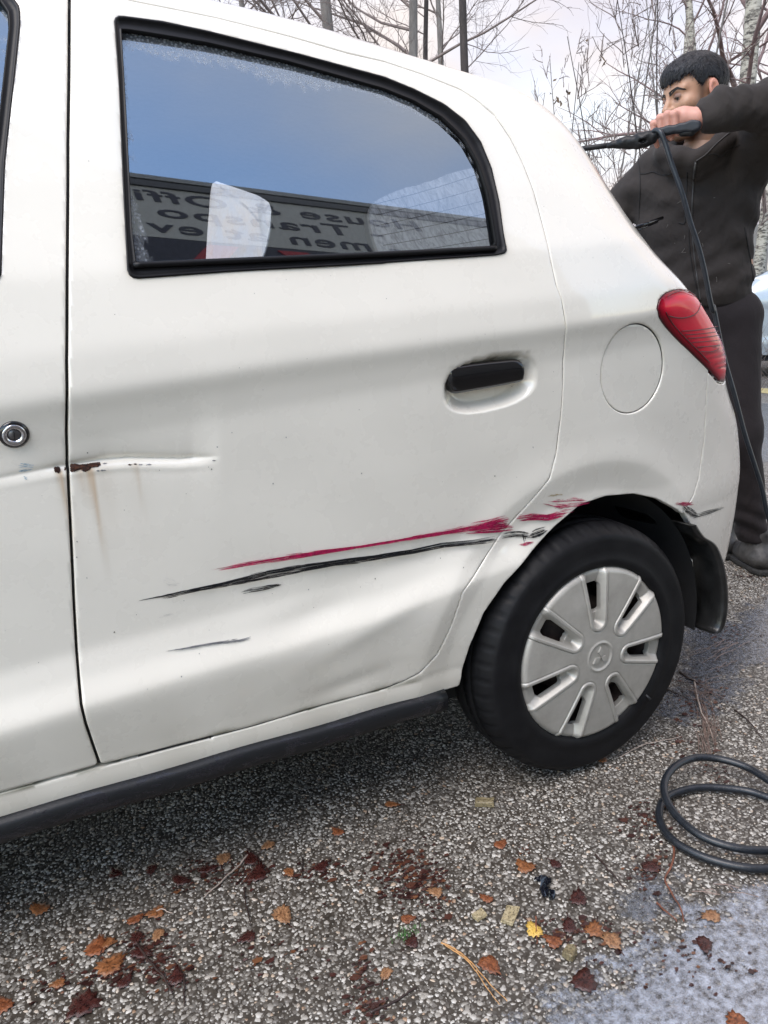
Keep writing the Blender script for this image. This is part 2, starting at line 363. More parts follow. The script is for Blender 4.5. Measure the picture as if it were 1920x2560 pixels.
# ---------------------------------------------------------------- car shell
def S2(P,ox=0,oy=0,s=1.0): return [(ox+x/s,oy+y/s) for x,y in P]
def grid_lines(segs):
    out=[segs[0][0]]
    for a,b,h in segs:
        n=max(1,int(round((b-a)/h))); out+= list(a+(b-a)*(np.arange(n)+1)/n)
    return np.array(out)
VS=.83
GU=grid_lines([(-3.37,-2.2,.05),(-2.2,-1.25,.022),(-1.25,.62,.0052),(.62,1.02389,.011)])
GV=grid_lines([(-.62,.045,.0060),(.045,.165,.0026),(.165,.86,.0060),(.86,1.32,.013),(1.32,1.5707,.05)])
UU,VV=np.meshgrid(GU,GV,indexing='ij')
POS=uv_pos(UU,VV,20)
def poly_sdf(poly,U=None,V=None):
    U=UU if U is None else U; V=VV*VS if V is None else V
    poly=np.asarray(poly,float); d2=np.full(U.shape,1e9); ins=np.zeros(U.shape,bool); n=len(poly)
    for i in range(n):
        a=poly[i];b=poly[(i+1)%n]; e=b-a; wx=U-a[0];wy=V-a[1]; t=np.clip((wx*e[0]+wy*e[1])/max(e@e,1e-12),0,1)
        d2=np.minimum(d2,(wx-t*e[0])**2+(wy-t*e[1])**2)
        c=((a[1]<=V)!=(b[1]<=V)); 
        if abs(e[1])>1e-12: ins^= c&(U<a[0]+(V-a[1])*e[0]/e[1])
    d=np.sqrt(d2); return np.where(ins,-d,d)
def U3(p): q=pos_uv(p); return np.stack([q[...,0],q[...,1]*VS],-1)
def UP(px): return U3(hit(px))                        # photo pixels -> skin coordinates
def UX(pts): return U3(xz([p[0] for p in pts],[p[1] for p in pts]))
def clip_grid(D,P):
    """part of the grid where D<0, cut exactly at D=0; returns verts, faces, boundary edges"""
    nu,nv=D.shape; ins=D<0
    a=ins[:-1,:-1].astype(int)+ins[1:,:-1]+ins[1:,1:]+ins[:-1,1:]
    idx=np.full(D.shape,-1); use=np.zeros(D.shape,bool)
    I,J=np.nonzero(a>0)
    for di,dj in((0,0),(1,0),(1,1),(0,1)): use[I+di,J+dj]|=ins[I+di,J+dj]
    idx[use]=np.arange(use.sum()); V=[tuple(p) for p in P[use]]
    full=np.argwhere(a==4); F=np.stack([idx[full[:,0],full[:,1]],idx[full[:,0]+1,full[:,1]],idx[full[:,0]+1,full[:,1]+1],idx[full[:,0],full[:,1]+1]],-1).tolist()
    ek={}; E=[]
    for i,j in np.argwhere((a>0)&(a<4)):
        cs=[(i,j),(i+1,j),(i+1,j+1),(i,j+1)]; poly=[];cut=[]
        for k in range(4):
            p,q=cs[k],cs[(k+1)%4]
            if ins[p]: poly.append(idx[p])
            if ins[p]!=ins[q]:
                key=(p,q) if p<q else (q,p)
                if key not in ek:
                    t=D[key[0]]/(D[key[0]]-D[key[1]]); t=min(max(t,.02),.98)
                    ek[key]=len(V); V.append(tuple(P[key[0]]*(1-t)+P[key[1]]*t))
                poly.append(ek[key]); cut.append((len(poly)-1,ek[key],bool(ins[p])))
        if len(cut)==2:
            F.append(poly); o=[c for c in cut if c[2]][0][1]; n_=[c for c in cut if not c[2]][0][1]; E.append((o,n_))
        else:
            F.append(poly)
    return np.array(V),F,E
def skin_normal(P):
    e=.004; f=lambda d:body_f(P[:,0]+d[0],P[:,1]+d[1],P[:,2]+d[2])
    g=np.stack([f((e,0,0))-f((-e,0,0)),f((0,e,0))-f((0,-e,0)),f((0,0,e))-f((0,0,-e))],-1); return g/np.maximum(np.linalg.norm(g,axis=1),1e-9)[:,None]
def with_lip(V,F,E,rings=((.0012,.0010),(.0018,.0035),(.0018,.014)),nrm=None):
    """roll the cut edges inwards so that panels have thickness"""
    if not E: return V,F
    b=sorted({i for e in E for i in e}); mp={v:k for k,v in enumerate(b)}; B=V[b]; n=skin_normal(B) if nrm is None else nrm(B)
    lat=np.zeros_like(B)
    for o,q in E:
        t=V[q]-V[o]; l=np.cross(n[mp[o]]+n[mp[q]],t); L_=np.linalg.norm(l)
        if L_>0: l=l/L_; lat[mp[o]]+=l; lat[mp[q]]+=l
    # cross(normal,tangent) may point in or out: test against the grid interior
    L_=np.linalg.norm(lat,axis=1)[:,None]; lat=lat/np.maximum(L_,1e-9)
    nb={}
    for f in F:
        for i in f:
            if i in mp: nb.setdefault(i,[]).extend(f)
    cen=np.array([V[list(set(nb[i]))].mean(0) for i in b]); sg=np.sign(((cen-B)*lat).sum(1)); 
    if (sg>0).sum()>(sg<0).sum(): lat=-lat
    base=len(V); VV_=[V]
    for (a,d) in rings: VV_.append(B+lat*a-n*d)
    nb_=len(b); V2=np.concatenate(VV_); F=list(F)
    for o,q in E:
        p0,q0=o,q
        for r in range(len(rings)):
            p1,q1=base+r*nb_+mp[o],base+r*nb_+mp[q]; F.append([q0,p0,p1,q1]); p0,q0=p1,q1
    return V2,F
# ---- outlines traced on the skin
gapB=[(174,-40),(173,100),(170,350),(168,694),(167,900),(167,1080),(172,1215),(185,1500),(196,1677),(203,1762),(215,1812),(232,1862),(250,1914)]
doorbot=[(252,1915),(347,1891),(503,1850),(637,1815),(810,1763),(960,1723),(1006,1705),(1050,1683)]
seamR=[(1094,1636),(1128,1567),(1157,1480),(1203,1412),(1244,1347),(1284,1300),(1330,1250),(1374,1198),(1391,1134),(1402,1047),(1408,960),(1411,873),(1413,798),(1404,746),(1388,700)]
ditch=[(1391,712),(1377,648),(1359,567),(1336,480),(1307,405),(1278,347),(1238,289),(1191,249),(1151,223),(1053,184),(960,153),(868,132),(723,90),(538,43),(324,0),(200,-36)]
rear_door=np.concatenate([UP(gapB),UP(doorbot),UP(seamR[:-1]),UP(ditch)])
BX=UP(gapB)
fd_low=UX([(-1.45,.322),(-1.9,.322),(-2.02,.36),(-2.08,.6),(-2.06,.95),(-1.95,1.12),(-1.6,1.32),(-1.3,1.43)])
front_door=np.concatenate([BX[::-1],UP([(150,-50)])-[.0,0],fd_low[::-1]])
front_door=front_door
win_out=S2([(492,92),(498,74),(512,68),(530,68),(700,90),(900,133),(1300,233),(1659,330)],0,0,1.728)+S2([(130,383),(260,448),(350,518),(418,610),(465,725),(498,870),(515,1000),(526,1060),(533,1078),(520,1096),(480,1104),(0,1137)],960,0,1.728)+S2([(1659,1139),(1000,1175),(620,1203),(585,1205),(560,1195),(549,1165),(530,800),(508,300)],0,0,1.728)
win_in=S2([(528,132),(560,134),(900,190),(1250,270),(1659,388)],0,0,1.728)+S2([(130,440),(250,512),(345,605),(405,710),(445,830),(470,960),(484,1050),(478,1062),(0,1085)],960,0,1.728)+S2([(1659,1088),(1100,1113),(610,1136),(592,1125),(575,1000),(550,500)],0,0,1.728)
WO=UP(win_out); WI=UP(win_in)
# front door window: rear edge is in the photograph, the rest follows the shoulder line
fw_vis=S2([(-60,-90),(50,-20),(86,30),(88,100),(62,350),(22,700),(6,1190),(-8,1212)],0,0,1.728)
FW=np.concatenate([UP(fw_vis),UX([(-1.35,1.065),(-1.75,1.065),(-1.93,1.08),(-1.8,1.2),(-1.55,1.32),(-1.3,1.39)])])
bump_seam=S2([(1400,396),(1396,450),(1391,560),(1382,700),(1362,850),(1338,930),(1293,1002)],960,700,1.728)
tail_px=S2([(255,300),(205,306),(155,325),(118,362),(102,418),(115,475),(160,540),(250,635),(330,710),(405,785),(478,868)],1600,600,2.457)
flap_c=hit([(1580.5,922)])[0]
FC=U3(flap_c)
fl=[(1580.5+77.5*math.cos(a)*1.0+13*math.sin(a)*0.9,922-112*math.sin(a)) for a in np.linspace(0,2*math.pi,48,endpoint=False)]
FL=UP([(x-(y-922)*-.0,y) for x,y in fl])
arch_px=S2([(320,735),(336,650),(370,540),(430,400),(520,270),(640,130),(740,22)],960,1300,1.728)+S2([(850,966),(960,930),(1080,920),(1180,942),(1270,990),(1330,1055),(1372,1130)],960,700,1.728)
ar=hit(arch_px); 
ARCH=np.concatenate([U3(ar),UX([(.345,.38),(.372,.26),(.38,.16)]),np.array([[.45,-.55],[-.42,-.55]]),UX([(-.345,.235)])])
fr=[(-2.45+.352*math.cos(a),.285+.352*math.sin(a)) for a in np.linspace(math.pi*1.02,-.06,24)]
ARCHF=np.concatenate([UX(fr),np.array([[-2.0,-.55],[-2.9,-.55]])])
tl=UP(tail_px); 
def uvz(u,z):     # skin point at u with height z -> (u, v*VS)
    v=np.linspace(-.6,1.4,400); P=uv_pos(np.full(400,float(u)),v,18); i=np.abs(P[:,2]-z).argmin(); return [u,v[i]*VS]
lowz=float(hit([tail_px[-1]])[0,2]); upz=float(hit([tail_px[0]])[0,2])
TAIL=np.concatenate([tl,[[tl[-1][0]+.035,tl[-1][1]-.006]],[uvz(tl[-1][0]+.085,lowz+.07),uvz(tl[0][0]+.14,upz-.09),uvz(tl[0][0]+.06,upz-.012)]])
bs=UP(bump_seam)
BUMP=np.concatenate([bs,UP([(1759,1352)])+[-.012,.0],np.array([[bs[-1][0]+.06,-.60],[1.20,-.60],[1.20,.12],[.42,.10],[.34,.092]]),[tl[-1]+[.0,-.004]]])
HATCH=np.array([[.80,.02],[1.20,.02],[1.20,.80],[.50,.80],[.53,.62],[.66,.45],[.80,.30]])
def yz(y,z):
    lo,hi=-.2,1.2
    for _ in range(30):
        m=(lo+hi)/2
        if body_f(np.array([m]),np.array([y]),np.array([z]))[0]>0: hi=m
        else: lo=m
    return U3(np.array([lo,y,z]))
_rw=spline([(.829,1.055),(.60,1.055),(.42,1.058),(.355,1.075),(.335,1.12),(.345,1.20),(.375,1.27),(.43,1.325),(.52,1.350),(.66,1.362),(.829,1.366)],60)
RWIN=np.array([yz(y,z) for y,z in _rw]+[[1.2,yz(.829,1.366)[1]],[1.2,yz(.829,1.055)[1]]])
print('bump seam',bs.round(3).tolist(),'tail',TAIL.round(3).tolist())
def sd(p): return poly_sdf(p)
D_rd,D_fd,D_wo,D_fw,D_fl,D_ar,D_arf,D_ta,D_bu,D_ha,D_rw=[sd(p) for p in(rear_door,front_door,WO,FW,FL,ARCH,ARCHF,TAIL,BUMP,HATCH,RWIN)]
WS=np.array([[-2.25,.42],[-2.05,.55],[-1.45,.76],[-1.38,1.31],[-3.0,1.31],[-2.9,.6]]); D_ws=sd(WS)
sillz=POS[...,2]-.278; D_low=-sillz
g=.0044; gB=.0074
gap=np.where(np.abs(UU-(-.95))<.14,gB,g)
def stain_of(P):
    """rgb + amount of grime, rust runs and yellowing"""
    x,y,z=P[:,0],P[:,1],P[:,2]; n=len(P); C=np.zeros((n,4)); C[:,:3]=(.36,.32,.25)
    r=np.random.RandomState(3).rand(n)
    low=np.clip((.50-z)/.20,0,1)*.40*(.75+.25*np.sin(x*37+z*9)*np.sin(x*13))
    C[:,3]=low
    def put(col,a):
        a=np.clip(a,0,1)[:,None]; C[:,:3]=C[:,:3]*(1-a)+np.array(col)*a; C[:,3]=np.maximum(C[:,3],a[:,0])
    sill=np.exp(-np.maximum(z-.322,0)/.0075)*(z>.318)*(x<-.38)*(x>-1.4)*(.62+.38*np.sin(x*61)*np.sin(x*23+1)); put((.075,.080,.035),sill*.95)
    for (sx,w,z0,l,am) in ((-.952,.0048,.81,.19,.85),(-.966,.008,.81,.08,.5),(-.9925,.0045,.808,.13,.75),(-.889,.0045,.805,.11,.45),(-.935,.02,.81,.18,.22),(-.90,.03,.81,.2,.12),(-.985,.012,.80,.2,.15)):
        sxx=sx+.008*np.clip((z0-z)/l,0,1); put((.50,.25,.05),am*np.exp(-((x-sxx)/w)**2)*np.clip(1-(z0-z)/l,0,1)*(z<z0))
    # yellowed dirt beside the window trim and below the handle
    w=np.exp(-np.maximum(d_attr['wo'],0)/.006)*(d_attr['wo']>-.002); put((.52,.44,.30),w*.30)
    h=np.exp(-(np.abs(((x+.268)/.095)**2+((z-.885)/.04)**2-1)/.35)); put((.45,.40,.32),h*.14)
    h=np.exp(-((x+.268)/.09)**4-((z-.916-(x+.268)*.1)/.004)**2); put((.08,.08,.06),h*(.5+.5*np.sin(x*700)*np.sin(x*311)))
    return C
def panel(name,D,mat,parent,lip=True,stain=True,off=0,rings=None,label=None):
    V,F,E=clip_grid(D,POS)
    if off: V=V-skin_normal(V)*off
    n0=len(V)
    if lip: V,F=with_lip(V,F,E,rings) if rings else with_lip(V,F,E)
    col=None
    if stain:
        q=U3(V); d_attr['wo']=poly_sdf(WO,q[:,0],q[:,1]); col=stain_of(V)
    o=mesh_obj(name,V,F,mat,parent,True,col)
    if label: o['label']=label
    return o
d_attr={}
CAR=empty('hatchback_car',(0,.83,0)); tag(CAR,'white hatchback with scraped, rusty dented doors beside the man in dark hoodie','car')
RD=np.maximum(D_rd,-D_wo)+gap*.5; 
rear_d=panel('rear_door',np.maximum(np.maximum(D_rd+gap*.5,-(D_wo)),-9),M['paint'],CAR,label='scraped and dented white rear door with rust at its front edge')
front_d=panel('front_door',np.maximum(D_fd+gap*.5,-D_fw),M['paint'],CAR)
shell=np.maximum.reduce([-D_rd+gap*.5,-D_fd+gap*.5,-D_bu+g*.35,-D_ta+.0008,-D_fl+.0020,-D_ar,-D_arf,D_low,-D_rw,-D_ws])
body=panel('body_shell',shell,M['paint'],CAR)
flap=panel('fuel_flap',D_fl+.0022,M['paint'],CAR,off=.0022,rings=((.0010,.0012),(.0014,.0035),(.0014,.008)))
bumper=panel('rear_bumper',np.maximum.reduce([D_bu+g*.35,-D_ar,-D_ta+.001,-D_low*0+(.20-POS[...,2])]),M['paint'],CAR)
hv=panel('rear_hatch',np.maximum(D_ha+.002,-D_rw)+0*UU+9,M['paint'],CAR) if False else None
rw=panel('rear_window',D_rw-.004,M['glass_rear'],CAR,lip=False,stain=False,off=.004)
wsn=panel('windscreen',D_ws-.004,M['glass'],CAR,lip=False,stain=False,off=.004)
# far half of the car: mirrored meshes
def mirror(o,name=None,mat=None):
    me=o.data.copy(); n=len(me.vertices); a=np.zeros(n*3,np.float32); me.vertices.foreach_get('co',a); a=a.reshape(-1,3); a[:,1]=1.66-a[:,1]; me.vertices.foreach_set('co',a.ravel()); me.flip_normals(); me.update()
    c=bpy.data.objects.new(name or o.name.split('.')[0],me); COL.objects.link(c); c.parent=o.parent; c.matrix_parent_inverse=o.matrix_parent_inverse.copy()
    if mat: me.materials.clear(); me.materials.append(mat)
    return c
FARP=at_y(np.array([(498,452),(560,470),(612,486),(642,503),(657,530),(659,570),(655,615),(648,650),(506,662),(503,600),(500,520)],float),1.64)
FAR=U3(xz(FARP[:,0],FARP[:,2])); D_far=poly_sdf(FAR)
for o in (bumper,rw,wsn,front_d): mirror(o)
for nm,D in (('body_shell',np.maximum(shell,-D_far)),('rear_door',np.maximum.reduce([D_rd+gap*.5,-D_wo,-D_far]))):
    o=panel(nm,D,M['paint'],CAR); mirror(o,nm); me_=o.data; bpy.data.objects.remove(o); bpy.data.meshes.remove(me_)
# inner lining: the same skin, 30 mm further in, coarse
step=3
def lining(D,mat,name,off=.03):
    iu=np.unique(np.concatenate([np.arange(0,len(GU),step),[len(GU)-1]])); iv=np.unique(np.concatenate([np.arange(0,len(GV),step),[len(GV)-1]]))
    Pq=POS[np.ix_(iu,iv)]; Dq=D[np.ix_(iu,iv)]; sh=Pq.shape; n=skin_normal(Pq.reshape(-1,3)).reshape(sh)
    V,F,E=clip_grid(Dq,Pq-n*off); return mesh_obj(name,V,F,mat,CAR)
hole=np.minimum.reduce([D_wo+.012,D_fw+.012,D_rw,D_ws])
up=lining(np.maximum(-hole,1.06-POS[...,2]),M['lining'],'headlining')
dn=lining(np.maximum.reduce([POS[...,2]-1.07,.345-POS[...,2],-D_ar-.0+.02,-D_arf+.02,-D_wo-.012,-D_fw-.012]),M['dark'],'inner_panel',.024)
up2=lining(np.maximum.reduce([-np.minimum.reduce([D_far,D_fw+.012,D_rw,D_ws]),1.06-POS[...,2]]),M['lining'],'headlining')
dn2=lining(np.maximum.reduce([POS[...,2]-1.07,.345-POS[...,2],-D_ar+.02,-D_arf+.02,-D_far,-D_fw-.012]),M['dark'],'inner_panel',.024)
for o in (up2,dn2):
    mirror(o); me_=o.data; bpy.data.objects.remove(o); bpy.data.meshes.remove(me_)
# black tubes added in the door and flap gaps to stand for shade
def gap_shade(name,px,r,depth,parent,closed=False):
    P=hit(spline(px,120)); P=P-skin_normal(P)*depth; mb=MB(); mb.tube([tuple(p) for p in P],r,6); return mb.build(name,M['black_rubber'],parent)
gap_shade('door_gap_shade',doorbot[1:]+seamR[:-1],.0042,.0062,CAR); gap_shade('door_gap_shade',ditch,.0042,.0062,CAR); gap_shade('door_gap_shade',[p for p in gapB if p[1]>=0],.0034,.0115,CAR); gap_shade('flap_gap_shade',[tuple(p) for p in fl]+[tuple(fl[0])],.0032,.0058,CAR)
# heating wires on the inside of the rear window
for zz_ in np.linspace(1.10,1.335,9):
    ya=.40+max(0,zz_-1.25)*.8; pts=[]
    for y_ in np.linspace(ya,.825,8):
        q=uv_pos(*[np.array([v]) for v in (yz(y_,zz_)/[1,VS])],20)[0]; pts.append(q-skin_normal(q[None])[0]*.008)
    pts=pts+[np.array([p[0],1.66-p[1],p[2]]) for p in pts[::-1]]
    mb=MB(); mb.tube([tuple(p) for p in pts],.0011,4); mb.build('heating_wire',M['black_rubber'],rw)
# window glass and black surround
def pane_surface(PXY,inset):
    n=len(PXY); return PXY
def glass_plane(uv,inset):
    """smooth quadratic pane through the opening's outline"""
    P=uv_pos(uv[:,0],uv[:,1]/VS,20); A=np.stack([np.ones(len(P)),P[:,0],P[:,2],P[:,2]**2],-1); c=np.linalg.lstsq(A,P[:,1],rcond=None)[0]
    print('pane',c); return lambda x,z: c[0]+c[1]*x+c[2]*z+c[3]*z*z+inset
def pane(name,uv,fn,mat,parent,frost=None,cell=.008,grow=.006):
    P=uv_pos(uv[:,0],uv[:,1]/VS,20); poly=P[:,[0,2]]
    X=np.arange(poly[:,0].min()-.02,poly[:,0].max()+.02,cell); Z=np.arange(poly[:,1].min()-.02,poly[:,1].max()+.02,cell)
    XX,ZZ=np.meshgrid(X,Z,indexing='ij'); D=poly_sdf(poly,XX,ZZ)-grow; PP=np.stack([XX,fn(XX,ZZ),ZZ],-1)
    V,F,E=clip_grid(D,PP); col=None
    if frost is not None:
        d=-poly_sdf(poly,V[:,0],V[:,2]); col=frost(V,d,poly)
    return mesh_obj(name,V,F,mat,parent,True,col)
fnR=glass_plane(WO,.010)
def frost(V,d,poly):
    x,z=V[:,0],V[:,2]; C=np.zeros((len(V),4)); C[:,:3]=.8
    # distance below the top edge
    zt=np.array([z_top(xx) for xx in x]); dt=zt-z
    w=.030+.018*np.sin(x*9+1)+.010*np.sin(x*31); 
    a=np.clip(1.15-dt/w,0,1)*(x<-.26); l=np.clip(1-(x+.838+.10*(z-1.07)*1.0)/.022,0,1)*.75
    rt=np.clip(1-d/.02,0,1)*.6*(z>1.2)
    C[:,3]=np.maximum(np.maximum(a,l),rt); return C
WIP=uv_pos(WI[:,0],WI[:,1]/VS,20)
_top=WIP[:10]; 
def z_top(x): return float(np.interp(x,_top[:,0],_top[:,2]))
glassR=pane('window_glass',WI,fnR,M['glass'],rear_d,frost)
def surround(name,outer,inner,fn,parent,mat,proud=.002):
    """black frame between two outlines: outer edge flush with the skin, inner edge at the pane"""
    n=260
    def res(uv):
        P=uv_pos(uv[:,0],uv[:,1]/VS,20); Q=np.concatenate([P,P[:1]]); s=np.concatenate([[0],np.cumsum(np.linalg.norm(np.diff(Q,axis=0),axis=1))]); t=np.linspace(0,s[-1],n,endpoint=False); return np.stack([np.interp(t,s,Q[:,k]) for k in range(3)],-1)
    A=res(outer);Bq=res(inner)
    # pair each outer point with the nearest inner one
    out=[]
    j=[int(((Bq[:,[0,2]]-a[[0,2]])**2).sum(1).argmin()) for a in A]
    I=Bq[j]; V=[];F=[]
    for r,(k,dy) in enumerate(((0,.012),(0,-.0008),(.05,-.0022),(.18,-.0022),(.24,.0008),(.80,.0016),(.90,-.0006),(1.0,.0015),(1.0,.018))):
        P=A*(1-k)+I*k; y=P[:,1].copy()
        if k==1.0 and dy>0: y=fn(P[:,0],P[:,2])+.002
        V.append(np.stack([P[:,0],y+(dy if not(k==1.0 and dy>0) else 0),P[:,2]],-1))
    m=len(V)
    for r in range(m-1):
        for i in range(n):
            i2=(i+1)%n; F.append([r*n+i,r*n+i2,(r+1)*n+i2,(r+1)*n+i])
    return mesh_obj(name,np.concatenate(V),F,mat,parent)
surround('window_surround',WO,WI,fnR,rear_d,M['trim'])
fnF=glass_plane(FW,.010)
fc=FW.mean(0); FI=fc+(FW-fc)*.945
pane('window_glass',FI,fnF,M['glass'],front_d,lambda V,d,p:np.concatenate([np.full((len(V),3),.8),np.clip(1-d/.05,0,1)[:,None]*.5],1),cell=.012)
surround('window_surround',FW,FI,fnF,front_d,M['trim'])
# ledge of the waist seal along the bottom of the rear window
lb=hit(S2([(575,1147),(1100,1124),(1659,1099)],0,0,1.728)+S2([(300,1083),(482,1073)],960,0,1.728)); mb=MB()
lbs=spline(lb,40); mb.tube([(p[0],p[1]-.0005,p[2]) for p in lbs],.0048,8); mb.build('waist_seal',M['trim'],rear_d)
# far side windows (fogged)
P=uv_pos(WO[:,0],WO[:,1]/VS,20)
fo=pane('far_window_glass',FAR,lambda x,z:fnR(x,z)+.01,M['fogged'],CAR,cell=.02,grow=.004); 
me=fo.data; a=np.zeros(len(me.vertices)*3,np.float32); me.vertices.foreach_get('co',a); a=a.reshape(-1,3); a[:,1]=1.66-a[:,1]; me.vertices.foreach_set('co',a.ravel())
# tail lamp
def red_lens():
    n=NT('red_lamp_lens'); c=n.coord(); st=n.math('SINE',n.math('MULTIPLY',n.new('ShaderNodeSeparateXYZ').outputs[2],1.0))
    sp=n.new('ShaderNodeSeparateXYZ'); n.link(c,sp.inputs[0]); z=n.math('ADD',sp.outputs[2],n.math('MULTIPLY',sp.outputs[1],.15))
    at=n.new('ShaderNodeAttribute'); at.attribute_name='stain'
    base=n.mix(at.outputs['Alpha'],(.66,.004,.030),(.05,.001,.006))
    n.setv(Base_Color=base,Roughness=.25); n.b.inputs['Coat Weight'].default_value=.55; n.b.inputs['Coat Roughness'].default_value=.015; n.b.inputs['Specular IOR Level'].default_value=.05
    return n.m
M['lens']=red_lens()
V,F,E=clip_grid(D_ta+.0012,POS); q=U3(V); dd=-poly_sdf(TAIL,q[:,0],q[:,1]); nn=skin_normal(V); V=V+nn*(.007*np.clip(dd/.02,0,1)**.5)[:,None]
C=np.zeros((len(V),4)); zz=V[:,2]; 
a=np.clip(1-dd/.011,0,1)**.6
left=np.clip(1-(dd-.0)/.016,0,1)*(q[:,1]<np.interp(q[:,0],[tl[5][0],tl[-1][0]],[tl[5][1]+.05,tl[-1][1]+.05]))
arc=np.exp(-((zz-(.935+.35*np.clip(q[:,0]-.47,-.2,.2)**2*6))/.0035)**2)*(q[:,0]<tl[0][0]+.03)*.7
fins=((np.sin((zz-.80)*2*math.pi/.0125)>.35)&(zz<.905)&(zz>.845))*.5*np.clip((dd-.008)/.01,0,1)
C[:,3]=np.clip(np.maximum.reduce([a,left*.9,arc,fins,np.clip((.84-zz)/.02,0,1)*.75]),0,1)
V=V+nn*(-.0015*fins-.002*arc)[:,None]
V,F=with_lip(V,F,E,((.0005,.002),(.0005,.006),(.0005,.02))); C=np.concatenate([C,np.tile([0,0,0,1.],(len(V)-len(C),1))])
lamp=mesh_obj('tail_lamp',V,F,M['lens'],CAR,True,C); lamp['label']='red tail lamp'
mirror(lamp)
# lower black skirt under the sill
prof=[(.045,.284),(.032,.281),(.024,.277),(.020,.271),(.021,.250),(.027,.240),(.045,.233),(.16,.225)]
V=[];F=[]; xs=np.concatenate([np.linspace(-2.09,-.352,60)])
for x in xs:
    for (y,z) in prof: V.append((x,y+float(.16*max(x+.2,0)**2),z+(.0015*math.sin(x*23))))
m=len(prof)
for i in range(len(xs)-1):
    for k in range(m-1): F.append((i*m+k,i*m+k+1,(i+1)*m+k+1,(i+1)*m+k))
F.append([(len(xs)-1)*m+k for k in range(m)]); F.append([k for k in range(m)][::-1])
def skirt_mat():
    n=NT('scuffed_black_skirt'); c=n.coord(); f=n.noise(n.mapping(c,(3,6,9)),6,5,.65,dist=.8); s=n.ramp(f,[(.52,0),(.56,1)])
    n.setv(Base_Color=n.mix(n.math('MULTIPLY',s,.5),(.004,.005,.007),(.022,.021,.026)),Roughness=n.mr(s,0,1,.45,.26)); n.bump(n.noise(c,150,3,.6),.1,.003); return n.m
mesh_obj('sill_skirt',V,F,skirt_mat(),CAR)
# underbody
mb=MB(); mb.box((-1.30,.83,.22),(1.62,.64,.06)); mb.box((-1.22,.83,.30),(.82,.76,.08)); mb.build('underbody',M['dark'],CAR,False)
# wheel housings
for cx in(0,-2.45):
    mb=MB(); V=[];F=[]; n=28
    for j,y in enumerate((.046,.10,.33)):
        for i in range(n):
            a=math.pi*1.06-(math.pi*1.10)*i/(n-1); r=.352 if j else .350; V.append((cx+r*math.cos(a),y,.285+r*math.sin(a)))
    for j in range(2):
        for i in range(n-1): F.append((j*n+i,j*n+i+1,(j+1)*n+i+1,(j+1)*n+i))
    F.append([2*n+i for i in range(n)]); mb.add(V,F); o=mb.build('wheel_housing',M['dark'],CAR); mirror(o)
# ---------------------------------------------------------------- door handles, lock, marks on the car
def at_skin(px,off): 
    P=hit(px); return P+skin_normal(P)*off
# handle bar
def handle(parent,dx=0.0,dz=0.0):
    up_=S2([(100,598),(150,572),(250,555),(350,543),(450,533),(540,526),(580,540),(600,568)],1080,700,2.592)
    lo_=S2([(108,700),(160,716),(250,703),(350,686),(450,668),(540,650),(580,640),(602,628)],1080,700,2.592)
    A=at_y(np.array(up_),-.014)+[0,0,.004]; B_=at_y(np.array(lo_),-.006)-[0,0,.006]; n=24
    A=spline(A,n);B_=spline(B_,n); V=[];F=[]
    prof=[(0.0,.018),(0.0,.006),(.04,.001),(.14,-.002),(.30,-.0045),(.55,-.005),(.85,-.0025),(.96,.001),(1.0,.008),(.95,.016)]
    for i in range(n):
        e=min(i,n-1-i)/(n-1); rd=max(0,1-(1-min(1,e/.13))**2)**.5
        for (k,d) in prof:
            kk=.5+(k-.5)*(.30+.70*rd); p=A[i]*(1-kk)+B_[i]*kk; y=p[1]+d*(1 if d>0 else rd)+(1-rd)*.012
            V.append((p[0]+dx,y,p[2]+dz))
    m=len(prof)
    for i in range(n-1):
        for k in range(m-1): F.append((i*m+k,i*m+k+1,(i+1)*m+k+1,(i+1)*m+k))
    F.append([k for k in range(m)]);F.append([(n-1)*m+k for k in range(m)][::-1])
    return mesh_obj('handle',V,F,M['black_gloss'],parent)
handle(rear_d); handle(front_d,-1.062,-.03)
# lock cylinder on the front door
chrome=simple('worn_chrome',(.62,.62,.64),.18,metal=1,noise=.2,scale=300)
kc=hit([(35,1086)])[0]; kn=skin_normal(kc[None])[0]; kn=Vector(kn)
mb=MB(); mb.lathe([(.0192,.002),(.0192,-.0012),(.0176,-.0030),(.0150,-.0042)],40); mb.lathe([(.0075,-.0028),(.0062,-.0020),(.0001,-.0020)],24)
def place_disc(mb,name,mat,parent):
    Q=Vector((0,-1,0)).rotation_difference(kn).to_matrix(); mb.v=[tuple(Vector(kc)+Q@Vector(p)) for p in mb.v]; return mb.build(name,mat,parent)
place_disc(mb,'lock_bezel',M['black_gloss'],front_d)
mb=MB(); mb.lathe([(.0150,-.0040),(.0140,-.0055),(.0105,-.0052),(.0085,-.0036),(.0078,-.0022)],40); place_disc(mb,'lock_ring',chrome,front_d)
mb=MB(); mb.lathe([(.0076,-.0024),(.0070,-.0032),(.0001,-.0032)],30); place_disc(mb,'lock_barrel',simple('dull_steel',(.18,.18,.19),.35,metal=1),front_d)
mb=MB(); mb.box((0,-.0036,0),(.0006,.0003,.0058)); place_disc(mb,'key_slot',M['dark'],front_d)
